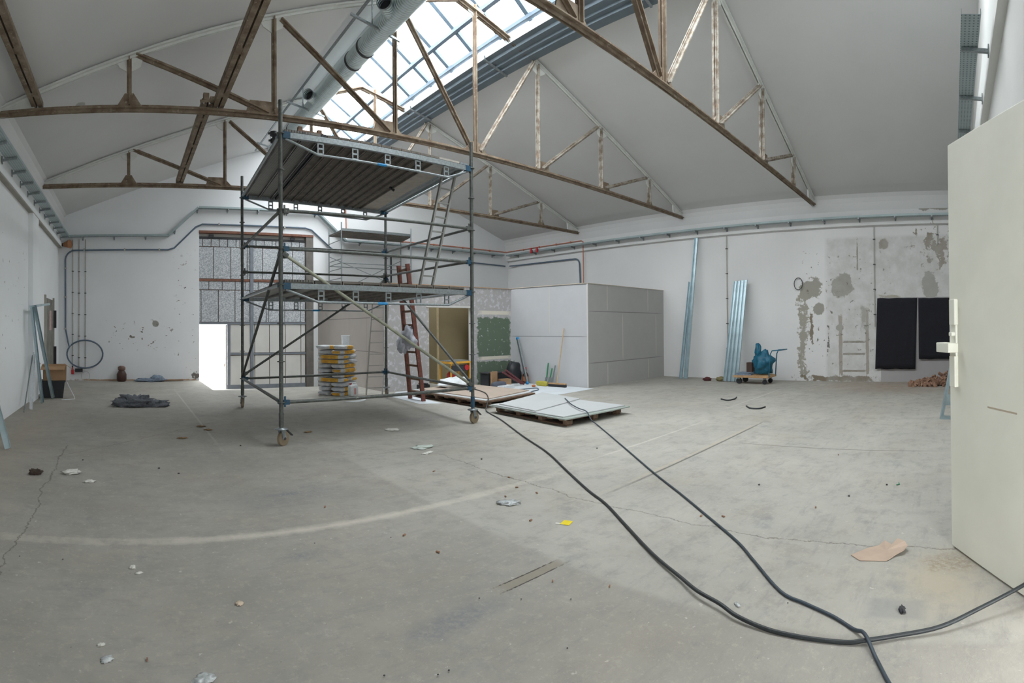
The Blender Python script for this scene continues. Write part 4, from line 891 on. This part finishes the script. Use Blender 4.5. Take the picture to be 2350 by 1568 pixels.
for i, (x, y, r_) in enumerate(((-.25,.42,.09),(.25,.42,.09),(-.25,-.42,.07),(.25,-.42,.07))):
    w0 = MB(); w0.tube(L+Vector((x-.03,y,r_)), L+Vector((x+.03,y,r_)), r_, 18); w0.build('wheel', 'black', tr_); MB().box(L+Vector((x,y,.17)), (.07,.08,.06)).build('wheel_bracket', 'galv', tr_)
hb = MB(); hb.poly([L+Vector((-.3,-.57,.22)), L+Vector((-.3,-.62,.9)), L+Vector((-.3,-.68,1.02)), L+Vector((-.3,-.95,1.04))], .018, 8); hb.poly([L+Vector((.3,-.57,.22)), L+Vector((.3,-.62,.9)), L+Vector((.3,-.68,1.02)), L+Vector((.3,-.95,1.04))], .018, 8); hb.poly([L+Vector((-.3,-.95,1.04)), L+Vector((.3,-.95,1.04))], .018, 8)
hb.build('push_bar', 'bluebag', tr_)
bb_ = MB().blob(L+Vector((.05,-.28,.6)), (.27,.3,.38), 8, .45, 1.7, 18, fold=.3); bb_.blob(L+Vector((.05,-.1,.95)), (.1,.1,.3), 4, .4, 1.5, 12, fold=.3, floor=False)
solo(bb_, 'blue_sack', 'bluebag', 'full blue rubbish sack standing on the trolley', 'sack', L+Vector((.05,-.28,.27)))
solo(MB().box(L+Vector((.15,.2,.45)), (.24,.18,.36)), 'brown_box', simple('dark_brown_box', (.07,.04,.03), .8), 'dark brown box between the blue sack and the sheets on the trolley', 'box', L+Vector((.15,.2,.27)))
solo(MB().box(L+Vector((-.08,.28,.285)), (.5,.5,.03), rz=.1).box(L+Vector((-.05,.3,.32)), (.45,.45,.025), rz=-.08), 'folded_sheets', 'bluecloth', 'grey folded sheets lying at the left end of the trolley', 'sheets', L+Vector((-.08,.28,.27)))
solo(MB().blob((15.3,7.25,.07), (.13,.16,.08), 2, .4), 'rag', simple('olive_rag', (.2,.17,.08), .9), 'small olive rag at the foot of the stud bundle', 'rag', (15.3,7.25,0))
solo(MB().blob((15.3,7.75,.05), (.1,.14,.06), 6, .5), 'clod', simple('dark_red_clod', (.1,.03,.03), .9), 'dark reddish lump on the floor between the leaning studs', 'rubble', (15.3,7.75,0))

# ------------------------------------------------------------------ felt, rubble and stand at the far right
def felt(y0, y1, z0, z1, lean, label, seed):
    n = 14; vs = []; X = XR-.03
    for i in range(n+1):
        for j in range(n+1):
            a_, b_ = i/n, j/n; y = y1+(y0-y1)*a_+(1-b_)*lean; z_ = z0+(z1-z0)*b_; o = .03*noise.noise(Vector((a_*4+seed, b_*3, 0)))+.02*math.sin(a_*9+seed)*(1-b_)
            vs.append((X+.002-abs(o)*.7-(1-b_)*.05, y, z_+.02*noise.noise(Vector((a_*5, seed, 0)))))
    fs = [(i*(n+1)+j, (i+1)*(n+1)+j, (i+1)*(n+1)+j+1, i*(n+1)+j+1) for i in range(n) for j in range(n)]
    o = solo(MB().add(vs, fs, True), 'felt_sheet', 'felt', label, 'felt', (X,(y0+y1)/2,z0), 'black felt sheets on the right wall'); k_ = o.modifiers.new('thick', 'SOLIDIFY'); k_.thickness = .02
felt(1.09, 2.33, .4, 2.58, .08, 'black felt sheet nailed over the wall, the longer one on the left', 1)
felt(-.1, 1.06, .7, 2.57, 0, 'black felt sheet beside the open steel door, the shorter one', 4)
MB().bb((XR-.012,-.4,0),(XR+.02,2.24,2.6)).build('wall_panel', simple('smooth_grey_infill', (.42,.4,.4), .9, 0, .05, 1, obj=False), wr)
rub = MB(); rr = random.Random(5)
for i in range(420):
    t = rr.random(); y = 1.25-t*1.6+rr.uniform(-.1,.1); hmax = .05+.5*max(0,(1.1-y)/1.5)
    x = 15.2+rr.gauss(0,.22); z_ = rr.random()*hmax*max(.1,1-abs(x-15.3)/.75)+.03; sz = rr.uniform(.03,.09)
    m3 = Euler((rr.uniform(0,3),rr.uniform(0,3),rr.uniform(0,3))).to_matrix(); rub.box((x,y,z_), (sz*1.6,sz,sz*.7), M3=m3)
solo(rub, 'brick_rubble', 'brick', 'heap of broken red brick rubble below the black felt', 'rubble', (15.2,.5,0), kind='stuff')
st = thing('steel_trestle', 'narrow blue-grey steel frame leaning beside the open door', 'steel frame', (9.8,.12,0))
q1_, q2_ = Vector((9.77,.24,0)), Vector((9.75,.02,0))
MB().bar(q1_, (9.9,.03,1.05), .05, .05).build('frame_leg', 'stud', st); MB().bar(q2_, (9.9,-.02,1.05), .05, .05).build('frame_leg', 'stud', st); MB().bar(q1_+Vector((0,0,.03)), q2_+Vector((0,-.1,.03)), .06, .06).build('frame_foot', 'stud', st); MB().bar((9.82,.15,.35),(9.82,-.05,.35),.03,.2).build('frame_web', 'stud', st)

# ------------------------------------------------------------------ left side
_p = onZ(18,1030,.01); _q = onX(-4,945,-1.93)
cstud(_p, _p+(_q-_p)*2.6, .09, .05, (.3,-1,.2), 'blue-grey steel stud leaning on the left wall, cut by the left edge', name='steel_stud')
cstud((-1.92,13.3,.01), (-2.2,12.15,2.32), .1, .06, (1,-.3,.3), 'long blue-grey stud leaning past the pilaster on the left', 'studs leaning by the pilaster')
cstud((-2.05,12.45,.01), (-2.24,12.05,2.28), .08, .05, (1,-.3,.3), 'thin blue-grey stud standing upright at the pilaster edge', 'studs leaning by the pilaster')
cstud((-2.13,11.4,.01), (-2.24,12.42,1.2), .07, .04, (1,-.3,.3), 'short pale stud leaning against the left wall before the pilaster', 'studs leaning by the pilaster', mat='white')
cstud((-2.2,11.0,.01), (-2.26,12.35,1.15), .02, .015, (1,-.3,.3), 'thin grey rod leaning at the left wall', 'studs leaning by the pilaster', mat='galv')
mb = MB().bar((-2.24,12.0,2.3),(-2.0,13.3,2.42),.05,.05)
solo(mb, 'steel_angle', 'stud', 'short steel angle lying across the tops of the studs at the pilaster', 'steel angle', (-2.2,12.6,2.3))
cr_ = thing('black_crate', 'black plastic crate on the floor under the open cardboard box', 'crate', (-1.93,13.62,0)); L = wloc(cr_)
def frus(L, a0_, b0_, a1_, b1_, h, rz):
    m_ = Matrix.Rotation(rz, 3, 'Z'); vs = [L+m_@Vector((sx*a/2, sy*b/2, z_)) for (a, b, z_) in ((a0_,b0_,0),(a1_,b1_,h)) for sx, sy in ((-1,-1),(1,-1),(1,1),(-1,1))]
    return vs
def openbox(mb, L, a0_, b0_, a1_, b1_, h, rz, t_=.012):
    o = frus(L, a0_, b0_, a1_, b1_, h, rz); i_ = frus(L+Vector((0,0,t_)), a0_-2*t_, b0_-2*t_, a1_-2*t_, b1_-2*t_, h-t_, rz)
    mb.add(o+i_, [(0,3,2,1),(0,1,5,4),(1,2,6,5),(2,3,7,6),(3,0,4,7),(8,9,10,11),(8,12,13,9),(9,13,14,10),(10,14,15,11),(11,15,12,8),(4,5,13,12),(5,6,14,13),(6,7,15,14),(7,4,12,15)]); return mb
openbox(MB(), L, .5, .38, .6, .46, .44, .12).build('crate_body', 'black', cr_)
MB().box(L+Vector((0,0,.43)), (.64,.5,.03), rz=.12).build('crate_rim', 'black', cr_)
cb = thing('cardboard_box', 'open brown cardboard box tipped on top of the black crate', 'box', (-1.9,13.6,.46)); L = wloc(cb)
bo = openbox(MB(), L, .58, .42, .6, .44, .4, .2).build('box_body', 'card', cb)
for k_, (p, q, lean) in enumerate((((-.3,-.2,.4),(.3,-.1,.4),(0,-.2,-.12)),((.3,-.1,.4),(.22,.3,.4),(.24,0,-.16)),((-.35,-.2,.4),(-.4,.2,.4),(-.12,.02,.1)))):
    p, q, l_ = Vector(p)+L, Vector(q)+L, Vector(lean); mb = MB(); mb.add([p,q,q+l_,p+l_,p+Vector((0,0,.008)),q+Vector((0,0,.008)),q+l_+Vector((0,0,.008)),p+l_+Vector((0,0,.008))], [(0,1,2,3),(7,6,5,4),(0,4,5,1),(1,5,6,2),(2,6,7,3),(3,7,4,0)]); mb.build('flap', 'card', cb)
solo(MB().poly([(-1.55,13.5,.4),(-1.5,13.45,.3),(-1.35,13.35,.05),(-1.33,13.25,.012),(-1.65,13.05,.012)], .01, 6), 'white_wire', 'white', 'white wire trailing from the cardboard box to the floor', 'wire', (-1.35,13.35,0))
jg = thing('clay_bottle', 'dark brown two-part bottle standing at the back wall on the left', 'bottle', (-.2,17.95,0)); L = wloc(jg)
MB().lathe(L, [(.13,0),(.17,.05),(.17,.25),(.11,.36)], 20).build('bottle_body', 'jug', jg); MB().lathe(L+Vector((0,0,.36)), [(.09,0),(.13,.05),(.13,.13),(.05,.17)], 20).build('bottle_top', simple('brown_top', (.16,.09,.07), .6), jg)
p = onZ(340,874); p = Vector((.75,17.85,0)); mb = MB().blob(p+Vector((0,0,.05)), (.45,.14,.06), 2, .6, 2, 14, fold=.6); mb.blob(p+Vector((.25,0,.09)), (.2,.13,.11), 5, .6, 2, 12, fold=.6)
solo(mb, 'cloth_pile', 'bluecloth', 'blue-grey cloth pile lying along the back wall', 'cloth', p)
solo(MB().bar((1.2,17.85,.03),(1.9,17.9,.04),.06,.04), 'wood_stick', 'oldwood', 'short brown stick lying at the right end of the cloth by the back wall', 'stick', (1.5,17.9,0))
p = Vector((.2,12.2,0)); mb = MB().blob(p+Vector((-.05,0,.1)), (.36,.24,.12), 2, .5, 1.8, 20, fold=.9, rz=-.1); mb.blob(p+Vector((.4,-.05,.06)), (.3,.18,.08), 7, .6, 2, 14, fold=.9); mb.blob(p+Vector((-.3,-.05,.08)), (.2,.2,.1), 4, .5, 2, 14, fold=.7)
solo(mb, 'grey_cloth_heap', 'cloth', 'heap of striped grey cloth on the open floor left of the scaffold', 'cloth', p)

# ------------------------------------------------------------------ floor cables
def smooth(pts, n=5):
    pts = [Vector(p) for p in pts]; out = []
    for i in range(len(pts)-1):
        a_, b_, c0, d0 = pts[max(i-1,0)], pts[i], pts[i+1], pts[min(i+2,len(pts)-1)]
        for k_ in range(n):
            t = k_/n; out.append(.5*((2*b_)+(c0-a_)*t+(2*a_-5*b_+4*c0-d0)*t*t+(3*b_-a_-3*c0+d0)*t**3))
    return out+[pts[-1]]
c1 = [(8.55,11.3,.22),(8.3,10.8,.215),(8.15,10.3,.215),(7.9,9.75,.215),(7.4,9.05,.215),(7.16,8.8,.1),(7.0,8.62,.02),(6.58,7.67,.012),(5.84,6.26,.012),(5.32,5.21,.012),(4.79,4.35,.012),(4.36,3.65,.012),(4.13,3.23,.012),(3.75,2.69,.014),(3.4,2.2,.02),(3.17,1.83,.03),(3.04,1.63,.04),(2.96,1.43,.04),(2.89,1.28,.03),(2.85,1.07,.015),(2.84,.86,.012),(2.85,.61,.012),(2.87,.51,.02),(2.94,.33,.02),(3.02,.09,.03),(3.15,-.14,.06),(3.31,-.42,.1),(3.4,-.5,.1)]
solo(MB().poly(smooth(c1), .0125, 8), 'power_cable', 'rubber', 'thick black cable snaking from the left-hand pallet to the open door', 'cable', (4.2,3.3,0))
c2 = [(9.5,9.2,.02),(8.4,8.1,.205),(7.95,7.25,.205),(7.6,6.55,.185),(7.45,6.18,.08),(7.19,5.66,.012),(6.12,4.39,.012),(5.33,3.43,.012),(4.81,2.77,.012),(4.37,2.24,.012),(3.94,1.74,.012),(3.66,1.48,.012),(3.29,1.14,.012),(3.19,.94,.012),(3.09,.74,.012),(2.98,.59,.012),(2.89,.51,.045),(2.73,.42,.012),(2.5,.3,.012),(2.2,.1,.012)]
c2 = [(8.55,7.8,.215),(8.3,7.5,.215),(7.97,7.1,.215),(7.65,6.62,.215),(7.5,6.3,.205),(7.4,6.1,.08),(7.3,5.85,.015)]+c2[6:]
solo(MB().poly(smooth(c2), .011, 8), 'power_cable', simple('blue_black_cable', (.03,.045,.06), .5, 0, .2, 9), 'thinner blue-black cable from the right-hand pallet, crossing under the thick one', 'cable', (5.3,3.4,0))
c3 = [onZ(x, y, .02) for x, y in ((1150,893),(1180,895),(1215,892),(1232,891),(1235,895),(1220,899),(1212,905),(1206,914))]
solo(MB().poly(smooth(c3), .015, 8), 'thin_cable', 'conduit', 'thin grey cable looping on the white floor sheet', 'cable', c3[2])
for i, ps in enumerate((((1655,916),(1670,919),(1685,916),(1690,912)),((1713,932),(1722,937),(1742,938),(1756,934)))):
    pp = [onZ(x, y, .015) for x, y in ps]
    solo(MB().poly(smooth(pp), .018, 6), 'cable_offcut', 'rubber', ('short dark cable offcut, farther of two on the right floor', 'hooked dark cable offcut with a white end, nearer of two on the right floor')[i], 'cable', pp[1])

# ------------------------------------------------------------------ litter on the floor
def crumple(px, py, sx, sy, h, mat, name, label, cat, seed, fold=.6, rz=.4):
    p = onZ(px, py); mb = MB().blob(p+Vector((0,0,h*.8)), (sx, sy, h), seed, .7, 2.6, 12, fold=fold, rz=rz); return solo(mb, name, mat, label, cat, p)
crumple(165, 1087, .1, .06, .025, 'paper', 'crumpled_paper', 'crumpled white paper on the floor at the left', 'paper', 3)
crumple(205, 1107, .06, .035, .012, 'paper', 'paper_scrap', 'small pale scrap beside the crumpled white paper', 'paper', 4)
crumple(82, 1089, .07, .05, .035, simple('clod_brown', (.06,.04,.03), .95, 0, .4, 30), 'dark_clod', 'dark brown clod on the floor near the left edge', 'rubble', 5)
crumple(1168, 1156, .1, .07, .014, 'film', 'plastic_film', 'crumpled clear plastic film in mid floor', 'film', 6, .3, -.6)
crumple(470, 1562, .055, .04, .01, 'film', 'plastic_film', 'clear plastic film piece at the bottom edge of the view', 'film', 7, .2)
crumple(245, 1516, .022, .035, .007, 'film', 'plastic_film', 'small torn film piece near the lower left corner', 'film', 8, .2, -.9)
crumple(232, 1482, .02, .012, .006, 'paper', 'paper_scrap', 'tiny pale scrap above the torn film at lower left', 'paper', 21)
crumple(1692, 1390, .03, .012, .006, 'film', 'plastic_film', 'thin clear sliver of film beside the thick cable', 'film', 9, .2, .9)
crumple(2070, 1405, .022, .018, .018, 'dark', 'stone', 'dark grey stone near the steel door', 'stone', 10)
crumple(549, 1387, .022, .02, .008, simple('tan_chip', (.55,.45,.35), .9), 'stone', 'flat tan pebble on the left foreground', 'stone', 11)
crumple(304, 1304, .02, .018, .01, 'paper', 'stone', 'pale pebble left of centre, the upper one', 'stone', 12); crumple(318, 1316, .025, .012, .004, 'paper', 'stone', 'flat pale chip just below the pale pebble', 'stone', 13)
crumple(970, 1027, .16, .1, .01, simple('greenish_paper', (.5,.55,.5), .8), 'paper_scrap', 'greenish white paper scrap right of the near scaffold wheel', 'paper', 14, .3, .1); crumple(982, 1040, .1, .04, .006, 'paper', 'paper_scrap', 'narrow white scrap just in front of the greenish paper', 'paper', 15)
crumple(900, 987, .1, .1, .01, 'paper', 'paper_scrap', 'white scrap on the floor under the scaffold tower', 'paper', 16)
crumple(2100, 860, .02, .02, .01, 'brick', 'stone', 'tiny brick crumb', 'stone', 17) if False else None
for i, (x, y, lb) in enumerate(((462,980,'brown twig lump left of the near scaffold post'),(478,988,'tan wooden chip beside the twig lump'),(418,1007,'small olive chip on the left floor'),(707,993,'brown chip under the scaffold tower near its front'))):
    p = onZ(x, y); solo(MB().blob(p+Vector((0,0,.012)), (.07,.035,.012), i, .8), 'wood_chip', simple('tan_wood_chip', (.25,.17,.09), .9), lb, 'wood chip', p)
p = onZ(1300, 1201); cd_ = thing('yellow_card', 'small bright yellow card lying on the floor', 'card', p)
MB().box(p+Vector((0,0,.004)), (.1,.085,.004), rz=.35).build('card_front', 'yellow', cd_); MB().box(p+Vector((-.055,.03,.003)), (.025,.085,.003), rz=.35).build('card_edge', 'paper', cd_)
ps = [onZ(x, y) for x, y in ((1953,1276),(1972,1288),(2035,1289),(2055,1278),(2074,1273),(2083,1263),(2076,1257),(2060,1249),(2050,1258),(2030,1250),(2018,1256),(1990,1262))]
mb = MB(); zt = [.004,.004,.004,.012,.03,.035,.05,.045,.02,.03,.012,.01]; n = len(ps)
cc = sum(ps, Vector())/n; vs = [Vector((p.x,p.y,zt[i]+.004)) for i, p in enumerate(ps)]+[Vector((cc.x,cc.y,.012))]; lo = [v-Vector((0,0,.005)) for v in vs]
mb.add(vs+lo, [(i, (i+1) % n, n) for i in range(n)]+[(n+1+(i+1) % n, n+1+i, 2*n+1) for i in range(n)]+[(i, n+1+i, n+1+(i+1) % n, (i+1) % n) for i in range(n)])
solo(mb, 'torn_cardboard', 'pink', 'torn pinkish cardboard piece on the floor near the steel door', 'cardboard', cc)
wc_ = thing('green_wire', 'tiny green wire scrap on the right floor', 'wire', onZ(2062,1113)); q = wloc(wc_); MB().poly([q+Vector((-.03,.02,.008)),q+Vector((0,-.01,.008)),q+Vector((.04,.0,.012))], .006, 6).build('wire_strand', 'green', wc_)
chips = [(746,1165),(928,1230),(1005,1269),(996,1083),(1168,1097),(1160,1141),(1218,1196),(338,1517),(1609,1186),(1660,1187),(1872,1166),(1924,1045),(2180,1570),(1232,1133),(1186,1120),(1399,1348),(1268,1336)]
chips = [c for c in chips if c[0] != 2180]
chiplab = ['tiny brick splinter beyond the pale line, below the scaffold tower','brick splinter in the dark floor area, nearest to the pale line','reddish splinter with a white tip in the dark floor area','brick crumb on the floor in front of the scaffold right wheel','brick crumb between the pale line and the thick cable, the farther one','brick crumb just above the crumpled plastic film','brick crumb between the plastic film and the yellow card','orange splinter near the lower left corner, right of the torn film','brick sliver touching the thinner cable on the right floor, left of it','small brick lump just right of the thinner cable','brick sliver on the bare right floor, above the torn cardboard','farthest brick crumb on the right floor, near the joint line','brick crumb on the crack left of the thick cable','dark crumb beside the crack, left of the thick cable','orange crumb in the dark zone right of the floor slot','brown crumb right beside the floor slot']
first = None
for i, (x, y) in enumerate(chips):
    p = onZ(x, y); p.z = .008
    if first is None:
        first = MB().box((0,0,0), (.055,.022,.016)).build('brick_chip', 'brick'); o = first
    else: o = first.copy(); COL.objects.link(o)
    o.location = p; o.rotation_euler = (0,0,random.uniform(0,3)); k_ = .62 if y < 1300 else .42; o.scale = (k_,k_,k_)
    tag(o, chiplab[i], 'brick chip', 'brick splinters on the floor')
pb = [(190,1057),(365,1076),(410,1088),(1370,1030),(2035,1114),(1105,1055),(1808,1387),(1310,1378),(1196,1378),(1100,1376),(1030,1542),(1005,1552),(882,1554),(1302,1491),(897,1236),(722,1249),(45,1279),(144,1286),(552,1024),(1948,1140),(1742,1114)]
peblab = ['dark pebble on the left floor, right above the crumpled paper','dark pebble at the left of the floor patch before the near scaffold wheel','larger dark pebble on the left floor, left of the near scaffold wheel','dark pebble beside the pale line, left of the thinner cable','black pebble on the right floor beside the green wire scrap','dark pebble just beyond the pale line in the middle of the floor','dark pebble close to the inner side of the thinner cable, lower right','grit pebble right of the floor slot in the foreground','grit pebble below the near end of the floor slot','grit pebble left of the near end of the floor slot','dark grit pebble of the pair at the bottom centre, the upper one','dark grit pebble of the pair at the bottom centre, the lower one','dark grit pebble at the bottom edge, left of the pair','lone grit pebble between the floor slot and the bottom edge','grit pebble left of the white-tipped splinter in the dark floor area','grit pebble just in front of the pale line, under the scaffold tower','grit pebble by the crack at the left edge','grit pebble in front of the pale line near the left edge','dark pebble on the floor left of the near scaffold wheel, close to it','dark pebble on the right floor between torn cardboard and green wire','dark pebble on the right floor, between thinner cable and green wire']
fp = None
for i, (x, y) in enumerate(pb):
    p = onZ(x, y); p.z = .008
    if fp is None: fp = MB().blob((0,0,0), (.022,.018,.012), 3, .5, 2, 6).build('grit_pebble', 'dark'); o = fp
    else: o = fp.copy(); COL.objects.link(o)
    o.location = p; k_ = .6 if y < 1200 else .25; o.scale = (k_,k_,k_); tag(o, peblab[i], 'pebble', 'dark grit pebbles on the floor')
